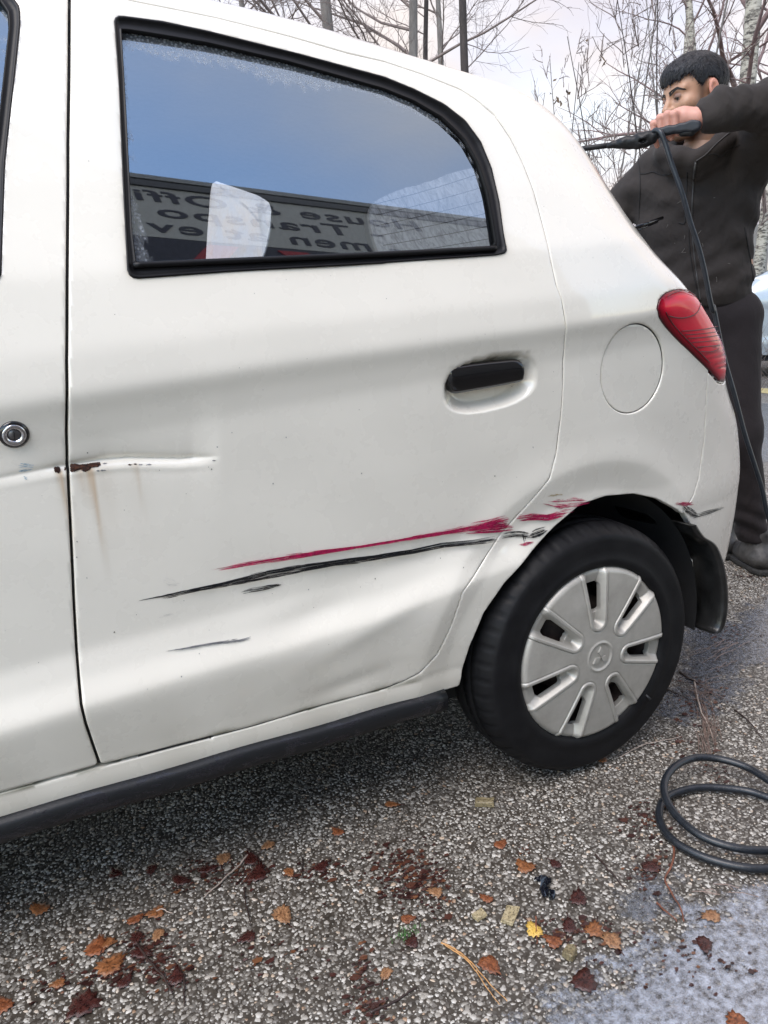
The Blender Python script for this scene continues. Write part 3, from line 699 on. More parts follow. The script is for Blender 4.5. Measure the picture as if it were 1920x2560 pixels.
# paint scrapes: bundles of thin torn strands that lie on the paint
def scrape(name,path,width,mat,n,parent,label=None,step=6,seed=1,seglen=(.06,.35),th=(.7,2.2),bias=0,core=0,lift=.0004):
    n=int(n*2.6); th=(th[0]*.50,th[1]*.62)
    rs=np.random.RandomState(seed); TR=rs.uniform(-1,1,max(4,int(3+max(width)*.55))); TS=rs.uniform(0,.30,len(TR)); TE=1-rs.uniform(0,.22,len(TR)); P=np.array(path,float); L=np.concatenate([[0],np.cumsum(np.hypot(*np.diff(P,axis=0).T))]); tot=L[-1]
    wt=np.array(width,float)*1.15; PX=[];IDX=[]; V=[];F=[]
    for k in range(n):
        a=rs.rand(); ln=rs.uniform(*seglen); t0=max(0,a-ln/2); t1=min(1,a+ln/2)
        if core and k<core: t0,t1=rs.rand()*.03,1-rs.rand()*.03
        tr=rs.randint(len(TR))
        if k>=core and TE[tr]>TS[tr]: t0,t1=TS[tr]+t0*(TE[tr]-TS[tr]),TS[tr]+t1*(TE[tr]-TS[tr])
        m=max(3,int((t1-t0)*tot/step)); tt=np.linspace(t0,t1,m); s=tt*tot
        x=np.interp(s,L,P[:,0]);y=np.interp(s,L,P[:,1]); tx=np.gradient(x);ty=np.gradient(y); l=np.hypot(tx,ty); nx,ny=-ty/l,tx/l
        w=np.interp(tt,np.linspace(0,1,len(wt)),wt); o=TR[tr]+rs.randn()*.05 if k>=core else rs.uniform(-.3,.3)
        wob=rs.randn()*.08*np.sin(tt*rs.uniform(4,12)+rs.rand()*6)
        h=rs.uniform(*th)*np.sqrt(np.clip(np.sin(np.linspace(0.02,math.pi-.02,m)),.02,1))*.5*(1.5 if k<core else 1)*(.75+.5*rs.rand(m))
        ox=(o+wob)*w; b=len(PX)
        for i in range(m):
            PX.append((x[i]+nx[i]*(ox[i]-h[i]),y[i]+ny[i]*(ox[i]-h[i]),k)); PX.append((x[i]+nx[i]*(ox[i]+h[i]),y[i]+ny[i]*(ox[i]+h[i]),k))
        for i in range(m-1): F.append((b+2*i,b+2*i+1,b+2*i+3,b+2*i+2))
    PX=np.array(PX); H=hit(PX[:,:2]); H=H+skin_normal(H)*(lift+.00002*PX[:,2:3])
    o=mesh_obj(name,H,F,mat,parent); 
    if label: o['label']=label
    return o
pinkm=simple('magenta_transfer_paint',(.42,.012,.085),.45,noise=.55,scale=160); blk=simple('black_transfer_rubber',(.012,.012,.014),.5,noise=.4,scale=120)
greym=simple('grey_scuff',(.20,.20,.21),.5,noise=.3,scale=150); bare=simple('scraped_primer',(.32,.31,.30),.5,noise=.3,scale=150)
D_=rear_d
ks=1100/1659; Q=lambda pts:[(400+x*ks,1200+y*ks) for x,y in pts]
Wd=lambda a:[x*ks for x in a]
scrape('magenta_scrape',Q([(193,339),(300,320),(500,288),(700,258),(900,226),(1010,206),(1120,190),(1240,172),(1330,152)]),Wd([1,5,9,9,5,3,3,6,12,20,24]),pinkm,150,D_,'long magenta paint scrape',seed=2,core=6,th=(.6,2.4),seglen=(.03,.2))
scrape('magenta_scrape',Q([(1150,196),(1240,178),(1300,168),(1335,160)]),Wd([6,14,22,24]),pinkm,70,D_,seed=3,seglen=(.2,.8),th=(.6,2.6))
scrape('black_scrape',Q([(0,441),(120,412),(240,388),(400,350),(560,322),(700,300),(800,288),(950,264),(1060,240),(1180,230),(1270,214)]),Wd([1,4,7,12,12,8,6,4,6,10,11]),blk,190,D_,'long black rubber scrape below the magenta one',seed=4,core=7,th=(.6,2.3),seglen=(.03,.16))
scrape('black_scrape',Q([(300,424),(350,412),(400,404),(465,390)]),Wd([5,9,7,2]),blk,36,D_,seed=5,seglen=(.1,.6),th=(.5,1.8))
scrape('black_scrape',Q([(560,332),(650,318),(770,308)]),Wd([3,5,2]),blk,26,D_,seed=6,seglen=(.1,.6),th=(.6,2.2))
scrape('black_scrape',Q([(-85,456),(0,440),(120,413)]),Wd([1,3,4]),blk,16,D_,seed=66,core=3,seglen=(.1,.6),th=(.5,1.8))
scrape('grey_scuff',Q([(20,646),(90,634),(190,617),(300,604),(345,592)]),Wd([1,2,3,5,7]),greym,46,D_,'grey scuffed gouge low on the door',seed=7,core=4,seglen=(.05,.3),th=(.6,2.4))
scrape('grey_scuff',Q([(0,372),(35,385),(80,392)]),Wd([6,10,4]),simple('faint_scuff',(.5,.49,.48),.5),16,D_,seed=8,seglen=(.1,.4),th=(.3,.8))
scrape('grey_scuff',Q([(-20,520),(60,500)]),Wd([3,3]),greym,3,D_,seed=81,seglen=(.3,.9),th=(.3,.8))
scrape('magenta_scrape',Q([(1340,152),(1400,146),(1460,150),(1500,138),(1545,126)]),Wd([14,16,16,14,6]),pinkm,100,body,'magenta paint scrape on the front edge of the wheel arch',seed=9,seglen=(.08,.5),th=(.6,2.6))
scrape('magenta_scrape',Q([(1440,84),(1500,92),(1560,88),(1625,80)]),Wd([6,16,18,6]),pinkm,60,body,seed=10,seglen=(.05,.4),th=(.4,1.6))
scrape('magenta_scrape',Q([(1480,120),(1560,105)]),Wd([14,14]),pinkm,22,body,seed=101,seglen=(.1,.5),th=(.4,1.3))
scrape('magenta_scrape',Q([(1350,250),(1375,243),(1410,236)]),Wd([4,6,3]),pinkm,22,body,seed=11,seglen=(.2,.7),th=(.6,2.4))
scrape('black_scrape',Q([(1285,214),(1330,204),(1370,205),(1410,212)]),Wd([9,10,9,5]),blk,40,body,'black scrape on the front edge of the wheel arch',seed=12,seglen=(.1,.5),th=(.5,1.9))
scrape('black_scrape',Q([(1350,200),(1372,202),(1376,240)]),Wd([5,5,4]),blk,18,body,seed=13,seglen=(.2,.6),th=(.4,1.6))
scrape('black_scrape',Q([(1385,212),(1420,200),(1462,182)]),Wd([10,12,8]),blk,50,body,seed=14,seglen=(.2,.7),th=(.5,2.0))
scrape('ochre_scrape',S2([(705,935),(740,928),(775,927)],960,700,1.728),[2,2.5,1],simple('ochre_transfer_paint',(.35,.24,.08),.5),8,body,seed=15,core=2,th=(.5,1.6))
scrape('magenta_scrape',S2([(1255,965),(1290,972),(1338,968)],960,700,1.728),[4,6,4],pinkm,34,bumper,'magenta scrape on the bumper corner',seed=16,seglen=(.2,.8),th=(.5,2.0))
scrape('black_scrape',S2([(1290,975),(1310,995),(1340,1015),(1360,1015)],960,700,1.728),[6,9,8,3],blk,46,bumper,'black scrape on the bumper corner',seed=17,seglen=(.1,.5),th=(.5,2.2))
scrape('black_scrape',S2([(1330,1022),(1400,1002),(1470,982)],960,700,1.728),[5,5,1],blk,26,bumper,seed=18,seglen=(.2,.8),th=(.3,1.3))
# rust at the front edge of the rear door, chips and blue smear
rustm=NT('rust'); c=rustm.coord(); rustm.setv(Base_Color=rustm.ramp(rustm.noise(c,260,4,.7),[(.35,(.012,.007,.006)),(.55,(.055,.018,.010)),(.75,(.16,.055,.02))]),Roughness=.9); rustm.bump(rustm.noise(c,400,4,.7),.8,.004); rustm=rustm.m
def blob(name,px,mat,parent,jag=.25,n=60,seed=0,lift=.0006,label=None,hgt=.0012):
    rs=np.random.RandomState(seed); P=np.array(px,float); Q_=np.concatenate([P,P[:1]]); s=np.concatenate([[0],np.cumsum(np.hypot(*np.diff(Q_,axis=0).T))]); t=np.linspace(0,s[-1],n,endpoint=False)
    X=np.stack([np.interp(t,s,Q_[:,0]),np.interp(t,s,Q_[:,1])],-1); c=P.mean(0)
    X=X+rs.randn(n,2)*jag
    rings=[X,c+(X-c)*.7+rs.randn(n,2)*jag*.5,c+(X-c)*.35]; PX=np.concatenate(rings+[c[None]]); H=hit(PX); nn=skin_normal(H)
    off=np.concatenate([np.full(n,lift*.3),np.full(n,hgt)+rs.randn(n)*hgt*.3,np.full(n,hgt)+rs.randn(n)*hgt*.3,[hgt]])+lift
    V=H+nn*off[:,None]; F=[]
    for r in range(2):
        for i in range(n): F.append((r*n+i,r*n+(i+1)%n,(r+1)*n+(i+1)%n,(r+1)*n+i))
    for i in range(n): F.append((2*n+i,2*n+(i+1)%n,3*n))
    o=mesh_obj(name,V,F,mat,parent); 
    if label: o['label']=label
    return o
q7=lambda pts:S2(pts,0,1000,2.676)
blob('rust_patch',q7([(466,432),(500,428),(528,436),(545,432),(600,424),(640,420),(668,420),(676,436),(655,448),(615,450),(595,474),(560,478),(535,466),(500,472),(480,486),(466,474)]),rustm,D_,jag=.9,n=90,seed=1,label='dark rust patch')
blob('rust_patch',q7([(430,455),(440,450),(442,470),(432,474)]),rustm,front_d,jag=.5,n=20,seed=2)
blob('rust_patch',q7([(358,452),(375,444),(398,450),(407,468),(400,488),(385,492),(366,480)]),rustm,front_d,jag=.7,n=40,seed=3,label='round rust patch')
for i,(x,y,w) in enumerate(((870,432,16),(905,429,12),(940,433,14),(995,432,20),(1432,404,14),(690,470,22),(655,472,12),(700,425,16))):
    blob('paint_chip',q7([(x-w,y+2),(x-w*.3,y-4),(x+w*.5,y-3),(x+w,y-1),(x+w*.4,y+4),(x-w*.4,y+5)]),rustm if i in(0,1) else greym,D_,jag=.5,n=16,seed=10+i,lift=.0003,hgt=.0003)
blu=simple('blue_smear',(.13,.30,.46),.5,noise=.5,scale=400)
for i,(p,w,n_) in enumerate((([(110,435),(170,432),(245,438)],[3,5,2],7),([(120,462),(180,455),(225,458)],[5,6,3],9),([(155,515),(185,520)],[5,4],6))):
    scrape('blue_smear',q7(p),w,blu,n_,front_d,seed=30+i,seglen=(.2,.7),th=(.5,1.8))
rs=np.random.RandomState(5)
for i in range(26):
    x=rs.uniform(190,1380);y=rs.uniform(960,1800)
    if y>1500-(x-300)*.35+260: continue
    blob('paint_chip',[(x-1.6,y),(x,y-2.2),(x+1.7,y),(x,y+2)],blk if i%2 else greym,D_,jag=.5,n=8,seed=50+i,lift=.0003,hgt=.0001)
# ---------------------------------------------------------------- wheels
silver=NT('dull_silver_wheel_paint'); c=silver.coord(); fs=silver.noise(c,18,5,.65)
silver.setv(Base_Color=silver.ramp(fs,[(.3,(.33,.315,.285)),(.7,(.45,.435,.40))]),Metallic=.35,Roughness=silver.mr(fs,.3,.7,.50,.38)); silver.bump(silver.noise(c,300,3,.6),.05,.002); silver=silver.m
def tyre_mesh():
    prof=[(.186,.012),(.190,.004),(.196,-.003),(.204,-.0045),(.212,-.0052),(.214,-.0040),(.230,-.0050),(.248,-.0035),(.256,-.0032),(.262,.001),(.270,.010),(.2765,.022),(.2795,.034),(.281,.050),(.2770,.052),(.2770,.056),(.2815,.058),(.282,.080),(.2775,.082),(.2775,.087),(.282,.089),(.2815,.112),(.279,.130),(.270,.148),(.24,.16),(.20,.155)]
    n=288; V=[];F=[]; m=len(prof)
    for k in range(n):
        a=2*math.pi*k/n; ph=k%6
        for j,(r,y) in enumerate(prof):
            rr=r
            if 10<=j<=12 and ph==0: rr-=.0042
            if 17<=j<=18 and ph==3: rr-=.003
            if rr*math.sin(a)+.2835<.0: pass
            z=.2835+rr*math.sin(a); x=rr*math.cos(a)
            if z<.004: z=.0015+(z-.004)*.05; 
            V.append((x,y+(-.004*max(0,(.03-z)/.03) if j<10 else 0),z))
    for k in range(n):
        k2=(k+1)%n
        for i in range(m-1): F.append((k*m+i,k*m+i+1,k2*m+i+1,k2*m+i))
    return V,F
def cap_mesh():
    h=.0013; X=np.arange(-.198,.1981,h); XX,ZZ=np.meshgrid(X,X,indexing='ij'); r=np.hypot(XX,ZZ); th=np.arctan2(ZZ,XX)
    base=-.006-.010*np.clip(1-(r/.19)**2,0,1)          # shallow dome towards the viewer
    base=base+.010*np.clip((r-.180)/.013,0,1)**2
    Hh=base.copy(); hole=np.full(r.shape,1.0)
    for k in range(7):
        a=math.radians(90-CAPROT+k*360/7); ca,sa=math.cos(a),math.sin(a); p=XX*ca+ZZ*sa; q=-XX*sa+ZZ*ca
        w=.0225+.0140*np.clip((p-.08)/.11,0,1)       # half width of the U-shaped pocket
        cx=.0805+.0; dd=np.where(p>cx,np.abs(q)-w,np.hypot(p-cx,q)-w*1.0)
        d=-dd                                            # depth inside the pocket
        lip=np.clip(d/.0016,0,1)*np.clip((.009-d)/.002,0,1)
        floor=np.clip((d-.0085)/.010,0,1)
        front=(p>0)
        rise=np.clip((p-.160)/.03,0,1)
        add=-.0022*lip+floor*(.017*(1-rise)+.006*rise)
        groove=.0016*np.exp(-((dd-.0006)/.0010)**2)
        Hh=Hh+np.where(front,add+groove*(p>.03),0)
        hd=np.maximum.reduce([np.abs(q)-(.0115+.0080*np.clip((p-.09)/.07,0,1)),p-.163,.096-p])
        # round the ends of the slot
        hd=np.where(p<.108,np.hypot(p-.108,q)-.0135,hd); hd=np.where(p>.15,np.maximum(hd,np.hypot(p-.143,q)-.0225),hd)
        hole=np.minimum(hole,np.where(front,hd,1.0))
    ring=np.exp(-((r-.0315)/.0028)**2)*.0022; Hh=Hh-ring+.0012*np.clip((.029-r)/.002,0,1)
    D=np.maximum(r-.193,-hole); P=np.stack([XX,Hh,ZZ+.2835],-1)
    V,F,E=clip_grid(D,P); 
    V,F=with_lip(V,F,E,((.0004,.001),(.0006,.004),(.0006,.012)),nrm=lambda B:np.tile([0,-1.,0],(len(B),1)))
    return V,F
CAPROT=-4
tv,tf=tyre_mesh(); cv_,cf_=cap_mesh()
rubber=NT('wet_tyre_rubber'); c=rubber.coord(); f=rubber.noise(c,12,4,.6)
rubber.setv(Base_Color=rubber.ramp(f,[(.3,(.006,.006,.007)),(.7,(.013,.013,.014))]),Roughness=rubber.mr(f,.3,.7,.40,.60)); rubber.b.inputs['Specular IOR Level'].default_value=.13; rubber.bump(rubber.noise(c,160,4,.6),.12,.002); rubber=rubber.m
cavity=simple('rusty_brake_steel',(.045,.028,.022),.7,metal=.3,noise=.5,scale=60)
def wheel(cx,mirr=False):
    w=mesh_obj('wheel',[],[],None,CAR) if False else empty('wheel',(cx,0,0)); w.parent=CAR; w.matrix_parent_inverse=Matrix.Translation(-Vector(CAR.location))
    def put(name,V,F,mat,smooth=True):
        me=bpy.data.meshes.new(name); me.from_pydata([tuple(map(float,p)) for p in V],[],[list(map(int,f)) for f in F]); me.update(); me.polygons.foreach_set('use_smooth',[smooth]*len(me.polygons)); me.materials.append(mat)
        o=bpy.data.objects.new(name,me); COL.objects.link(o); o.parent=w; return o
    put('tyre',tv,tf,rubber); put('hub_cap',cv_,cf_,silver)
    mb=MB(); mb.lathe([(.186,.010),(.180,.018),(.172,.03),(.165,.06),(.16,.14)],72,c=(0,0,.2835)); put('rim',mb.v,mb.f,cavity)
    mb=MB(); mb.lathe([(.0001,.030),(.04,.030),(.062,.036),(.07,.045),(.095,.042),(.10,.05),(.112,.052),(.115,.12),(.165,.13)],56,c=(0,0,.2835))
    for k in range(4):
        a=k*math.pi/2+.6; mb.tube([(.05*math.cos(a),.034,.2835+.05*math.sin(a)),(.05*math.cos(a),.016,.2835+.05*math.sin(a))],.008,6)
    put('brake_drum',mb.v,mb.f,cavity)
    mb=MB(); s=.0135
    for k in range(3):
        a=math.radians(90+120*k-CAPROT*0); 
        def pt(ang,l,y): return (l*math.cos(ang),y,.2835+l*math.sin(ang))
        q=[(a,0.0006),(a-math.pi/6,s),(a,s*math.sqrt(3)),(a+math.pi/6,s)]
        lo=[pt(u,l,-.0140) for u,l in q]; hi=[pt(u,l*.96+.0004,-.0186) for u,l in q]
        mb.add(lo+hi,[(4,5,6,7),(0,1,5,4),(1,2,6,5),(2,3,7,6),(3,0,4,7)])
    put('emblem',mb.v,mb.f,silver,False)
    mb=MB(); mb.tube([(.150,-.002,.2835-.135),(.157,-.010,.2835-.146)],.003,6); put('valve',mb.v,mb.f,M['black_rubber'])
    return w
w0=wheel(0.0); 
def copy_tree(o,parent=None,loc=None,rz=None):
    c=o.copy(); COL.objects.link(c); 
    if parent: c.parent=parent
    for ch in list(o.children):
        copy_tree(ch,c)
    if loc is not None: c.location=loc
    if rz is not None: c.rotation_euler.z=rz
    return c
copy_tree(w0,CAR,(-2.45,0,0)); copy_tree(w0,CAR,(0,1.66,0),math.pi); copy_tree(w0,CAR,(-2.45,1.66,0),math.pi)
# mud flap behind the rear wheel
mf_in=S2([(1300,10),(1335,60),(1383,92),(1412,150),(1428,210),(1438,290),(1437,380),(1420,455),(1390,472)],960,1300,1.728)
ob=at_y(np.array(mf_in),.030); V=[];F=[]; n=40; C_=spline(ob,n)
for i,p in enumerate(C_):
    wv=1-max(0,(i/(n-1)-.80)/.2)**2*.35
    for (dx,dy) in ((0.004,-.028),(-.004,-.030),(-.012,-.022),(-.013,.02),(-.022,.20*wv),(-.016,.20*wv),(-.006,.02)):
        V.append((p[0]+dx,p[1]+dy,p[2]))
m=7
for i in range(n-1):
    for k in range(m): F.append((i*m+k,i*m+(k+1)%m,(i+1)*m+(k+1)%m,(i+1)*m+k))
F.append(list(range(m)));F.append([(n-1)*m+k for k in range(m)][::-1])
mesh_obj('mud_flap',V,F,simple('wet_black_flap',(.014,.014,.014),.28,noise=.6,scale=25,bump=.12,bscale=90),CAR)
# interior: seats, shelf, far pillar trims
def cushion(name,pts,w,mat,parent,y0):
    """rounded slab: pts = profile in x,z ; w = width in y"""
    n=len(pts); V=[];F=[]; rows=[0,.03,.12,.5,.88,.97,1]; c=np.mean(np.array(pts),0)
    for k,t in enumerate(rows):
        s=[.86,.95,1,1,1,.95,.86][k]
        for (x,z) in pts: V.append((c[0]+(x-c[0])*s,y0+t*w,c[1]+(z-c[1])*s))
    for k in range(len(rows)-1):
        for i in range(n): F.append((k*n+i,k*n+(i+1)%n,(k+1)*n+(i+1)%n,(k+1)*n+i))
    F.append(list(range(n))[::-1]);F.append([(len(rows)-1)*n+i for i in range(n)]); return mesh_obj(name,V,F,mat,parent)
for y0 in (.22,.98):
    s=cushion('front_seat',[(-1.20,.45),(-1.06,.44),(-1.02,.80),(-.97,1.06),(-1.00,1.12),(-1.08,1.11),(-1.13,.80)],.44,M['seat'],CAR,y0)
    cushion('headrest',[(-1.00,1.15),(-.95,1.20),(-.95,1.30),(-1.0,1.33),(-1.05,1.30),(-1.05,1.18)],.22,M['seat'],s,y0+.11)
s=cushion('rear_seat',[(-.50,.45),(-.16,.42),(-.02,.75),(.06,.98),(.02,1.03),(-.06,1.0),(-.20,.62),(-.50,.58)],1.14,M['seat'],CAR,.26)
# rear wiper
mb=MB(); A=at_y(np.array(S2([(560,1470),(850,1365)],1380,100,3.072)),.72); mb.tube([tuple(A[0]),tuple(A[1])],[.007,.005],6); mb.tube([tuple(A[0]+[0,.0,-.012]),tuple(A[1]+[.0,.02,-.01])],.003,5); mb.build('rear_wiper',M['black_gloss'],CAR)
# parcel shelf and hatch lining
mb=MB(); mb.box((.27,.83,1.00),(.18,.56,.008)); mb.build('parcel_shelf',M['seat'],CAR,False)
# ---------------------------------------------------------------- ground
def ground_mat():
    n=NT('wet_asphalt'); c=n.coord()
    big=n.noise(c,1.3,5,.6); fine=n.noise(c,60,4,.6)
    dist=n.noise(c,40,2,.5,out='Color'); va=n.new('ShaderNodeVectorMath'); va.operation='MULTIPLY_ADD'; n.link(dist,va.inputs[0]); va.inputs[1].default_value=(.006,.006,0); n.link(c,va.inputs[2]); v2=va.outputs[0]
    d=n.voro(v2,120,out='Distance'); k=n.voro(v2,120,out='Color'); sp=n.new('ShaderNodeSeparateColor'); n.link(k,sp.inputs[0])
    stone=n.math('MULTIPLY',n.ramp(d,[(.42,1),(.50,0)]),n.ramp(sp.outputs[0],[(.10,0),(.14,1)]))
    scol=n.ramp(sp.outputs[1],[(0,(.10,.09,.08)),(.3,(.24,.225,.20)),(.6,(.34,.32,.285)),(1,(.54,.52,.48))])
    binder=n.ramp(fine,[(.3,(.030,.025,.020)),(.7,(.070,.059,.047))])
    # worn chips only where the modelled ones stop
    sx=n.new('ShaderNodeSeparateXYZ'); n.link(c,sx.inputs[0]); 
    dd=n.new('ShaderNodeVectorMath'); dd.operation='DISTANCE'; n.link(c,dd.inputs[0]); dd.inputs[1].default_value=(CHIPC[0],CHIPC[1],0)
    far=n.mr(dd.outputs['Value'],CHIPR-.6,CHIPR+.05,.22,1.0)
    col=n.mix(n.math('MULTIPLY',stone,far),binder,scol)
    wet=n.ramp(big,[(.42,0),(.6,1)])
    n.setv(Base_Color=col,Roughness=n.mr(n.math('ADD',big,n.math('MULTIPLY',fine,.4)),.45,.9,.22,.62))
    h=n.math('ADD',n.math('MULTIPLY',stone,.7),fine); n.bump(h,.5,.003); return n.m
CHIPC=(.35,-.15); CHIPR=2.35
G_=mesh_obj('ground',[(-70,-70,0),(70,-70,0),(70,70,0),(-70,70,0)],[(0,1,2,3)],ground_mat(),None,False); tag(G_,kind='structure')
def chips():
    rs=np.random.RandomState(11); s=.0070
    X,Y=np.meshgrid(np.arange(CHIPC[0]-CHIPR,CHIPC[0]+CHIPR,s),np.arange(CHIPC[1]-CHIPR,CHIPC[1]+CHIPR,s),indexing='ij')
    X=X.ravel()+rs.uniform(-.45,.45,X.size)*s;Y=Y.ravel()+rs.uniform(-.45,.45,Y.size)*s
    P=np.stack([X,Y,np.zeros_like(X)],-1); q=proj(P); dep=(P-CAM)@CF
    edge=np.hypot(X-CHIPC[0],Y-CHIPC[1])/CHIPR
    fr_=np.clip(np.minimum.reduce([(q[:,0]+500)/380,(2420-q[:,0])/360,(3150-q[:,1])/430]),0,1)
    keep=(dep>.25)&(q[:,1]>700)&(rs.rand(X.size)<.93*np.clip((1.0-edge)/.12,0,1)*fr_)
    # hidden behind the car body: deep under the car
    keep&=~((Y>.75)&(X<.55)&(X>-2))
    X,Y=X[keep],Y[keep]; n=len(X); K=5
    a0=rs.uniform(0,2*math.pi,n); ang=a0[:,None]+2*math.pi*(np.arange(K)+rs.uniform(-.28,.28,(n,K)))/K
    sz=s*np.exp(rs.randn(n)*.42)*.50; sz=np.minimum(sz,s*.95); el=rs.uniform(.45,1,n); rot=rs.uniform(0,math.pi,n); rr=sz[:,None]*rs.uniform(.75,1.15,(n,K))
    px,py=rr*np.cos(ang),rr*np.sin(ang)*el[:,None]; c,s_=np.cos(rot)[:,None],np.sin(rot)[:,None]; lx,ly=px*c-py*s_,px*s_+py*c
    h=rs.uniform(.0002,.0011,n); tx,ty=rs.randn(n)*.06,rs.randn(n)*.06
    top=np.stack([X[:,None]+lx*.8,Y[:,None]+ly*.8,h[:,None]+lx*tx[:,None]+ly*ty[:,None]],-1); bot=np.stack([X[:,None]+lx,Y[:,None]+ly,np.full((n,K),-.0006)],-1)
    V=np.concatenate([top,bot],1).reshape(-1,3)
    base=(np.arange(n)*2*K)[:,None]; topf=base+np.arange(K)[None]; 
    i=np.arange(K); j=(i+1)%K; side=np.stack([np.stack([base[:,0]+i_,base[:,0]+K+i_,base[:,0]+K+j_,base[:,0]+j_],-1) for i_,j_ in zip(i,j)],1)
    loops=np.concatenate([topf,side.reshape(n,-1)],1).ravel(); sizes=np.tile([K]+[4]*K,n); starts=np.concatenate([[0],np.cumsum(sizes)[:-1]])
    me=bpy.data.meshes.new('stone_chips'); me.vertices.add(len(V)); me.vertices.foreach_set('co',V.astype(np.float32).ravel())
    me.loops.add(len(loops)); me.loops.foreach_set('vertex_index',loops.astype(np.int32)); me.polygons.add(len(sizes)); me.polygons.foreach_set('loop_start',starts.astype(np.int32)); me.polygons.foreach_set('loop_total',sizes.astype(np.int32)); me.update(calc_edges=True)
    m=NT('pale_stone_chip'); g_=m.new('ShaderNodeNewGeometry'); rnd=g_.outputs['Random Per Island']; c=m.coord()
    colr=m.ramp(rnd,[(0,(.09,.08,.07)),(.25,(.22,.205,.18)),(.55,(.32,.30,.265)),(.9,(.52,.50,.46)),(.975,(.46,.37,.28)),(1,(.30,.19,.12))])
    colr=m.mix(m.ramp(m.noise(c,5,5,.65),[(.45,0),(.65,.45)]),colr,(.07,.055,.045))
    m.setv(Base_Color=colr,Roughness=m.mr(m.noise(c,3,4,.6),.35,.65,.22,.5)); m.bump(m.noise(c,500,2,.5),.15,.001)
    me.materials.append(m.m); o=bpy.data.objects.new('stone_chips',me); COL.objects.link(o); tag(o,kind='stuff'); print('chips',n); return o
chips()
# thin film of water bottom right: uneven shore, reflects the sky, sheen partly painted
def water_mat(DIFF=.42):
    n=NT('water_film_painted_sheen'); c=n.coord(); N=n.N; tr=n.new('ShaderNodeBsdfTransparent'); gl=n.new('ShaderNodeBsdfGlossy'); gl.inputs['Roughness'].default_value=.16
    fr=n.new('ShaderNodeFresnel'); fr.inputs[0].default_value=2.5; mx=n.new('ShaderNodeMixShader'); b=n.new('ShaderNodeBump'); b.inputs['Strength'].default_value=.35; b.inputs['Distance'].default_value=.004
    n.link(n.noise(c,90,4,.65),b.inputs['Height']); n.link(b.outputs[0],gl.inputs['Normal']); n.link(b.outputs[0],fr.inputs['Normal'])
    df=n.new('ShaderNodeBsdfDiffuse'); df.inputs[0].default_value=(.64,.70,.82,1); ms=n.new('ShaderNodeMixShader'); n.link(n.ramp(n.noise(c,60,5,.75),[(.34,.0),(.70,DIFF)]),ms.inputs[0]); n.link(tr.outputs[0],ms.inputs[1]); n.link(df.outputs[0],ms.inputs[2])  # pale blue-white diffuse paints the sky's sheen into the film
    n.link(fr.outputs[0],mx.inputs[0]); n.link(ms.outputs[0],mx.inputs[1]); n.link(gl.outputs[0],mx.inputs[2]); 
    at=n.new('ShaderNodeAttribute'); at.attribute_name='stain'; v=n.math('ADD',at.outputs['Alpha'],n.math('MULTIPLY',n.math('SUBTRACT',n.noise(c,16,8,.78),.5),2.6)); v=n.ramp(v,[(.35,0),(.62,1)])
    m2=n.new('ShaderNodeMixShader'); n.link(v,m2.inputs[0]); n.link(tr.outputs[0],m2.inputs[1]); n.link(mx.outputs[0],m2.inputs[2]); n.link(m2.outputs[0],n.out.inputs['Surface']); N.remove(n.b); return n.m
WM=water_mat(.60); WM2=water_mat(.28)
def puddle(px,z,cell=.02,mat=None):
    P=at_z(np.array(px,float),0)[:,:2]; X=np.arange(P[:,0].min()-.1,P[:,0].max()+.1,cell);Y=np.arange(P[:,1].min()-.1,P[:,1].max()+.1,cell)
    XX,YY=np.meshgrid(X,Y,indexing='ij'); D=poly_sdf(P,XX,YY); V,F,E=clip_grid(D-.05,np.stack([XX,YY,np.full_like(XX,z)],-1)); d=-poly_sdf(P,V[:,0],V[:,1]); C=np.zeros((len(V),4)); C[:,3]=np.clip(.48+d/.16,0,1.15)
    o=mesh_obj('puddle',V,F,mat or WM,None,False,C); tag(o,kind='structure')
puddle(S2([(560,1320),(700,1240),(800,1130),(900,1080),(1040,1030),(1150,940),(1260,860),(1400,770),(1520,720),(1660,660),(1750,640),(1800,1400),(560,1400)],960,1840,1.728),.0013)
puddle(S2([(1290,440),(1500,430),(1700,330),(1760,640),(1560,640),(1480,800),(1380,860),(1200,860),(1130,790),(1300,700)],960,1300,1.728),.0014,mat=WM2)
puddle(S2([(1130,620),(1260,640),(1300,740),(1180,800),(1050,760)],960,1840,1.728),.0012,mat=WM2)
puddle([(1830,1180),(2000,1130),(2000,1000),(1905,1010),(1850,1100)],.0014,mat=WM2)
# painted bay line far right
q=at_z(np.array([(1880,968),(2100,985),(2100,1000),(1880,980)],float),.004); mesh_obj('painted_line',q,[(0,1,2,3)],simple('worn_yellow_paint',(.42,.36,.17),.6,noise=.4,scale=30),None,False)['kind']='structure'
# ---------------------------------------------------------------- building with a sign, behind the camera (seen in the side glass)
BD=empty('building',(.3,-4.0,0),R(-12)); tag(BD,'building with a beige and navy sign, seen only as a reflection in the car window','building')
mb=MB(); mb.box((1.2,-.66,3.14),(3.8,.5,3.14)); mb.build('wall',simple('grey_cladding',(.34,.34,.33),.6,noise=.1,scale=2),BD,False)
mb=MB(); mb.box((1.2,-.10,6.31),(3.8,.09,.05)); mb.build('gutter',simple('pale_gutter',(.30,.30,.29),.4),BD,False)
navy=simple('sign_navy',(.008,.011,.030),.4); beige=simple('sign_beige',(.50,.48,.43),.5); red=simple('sign_red',(.40,.015,.025),.45)
SG=mesh_obj('sign',[],[],None,BD)
mb=MB(); mb.box((1.6,-.06,5.55),(3.2,.03,.53)); mb.build('sign_board',beige,SG,False)
mb=MB(); mb.box((1.6,-.06,4.55),(3.2,.028,.465)); mb.build('sign_board',navy,SG,False)
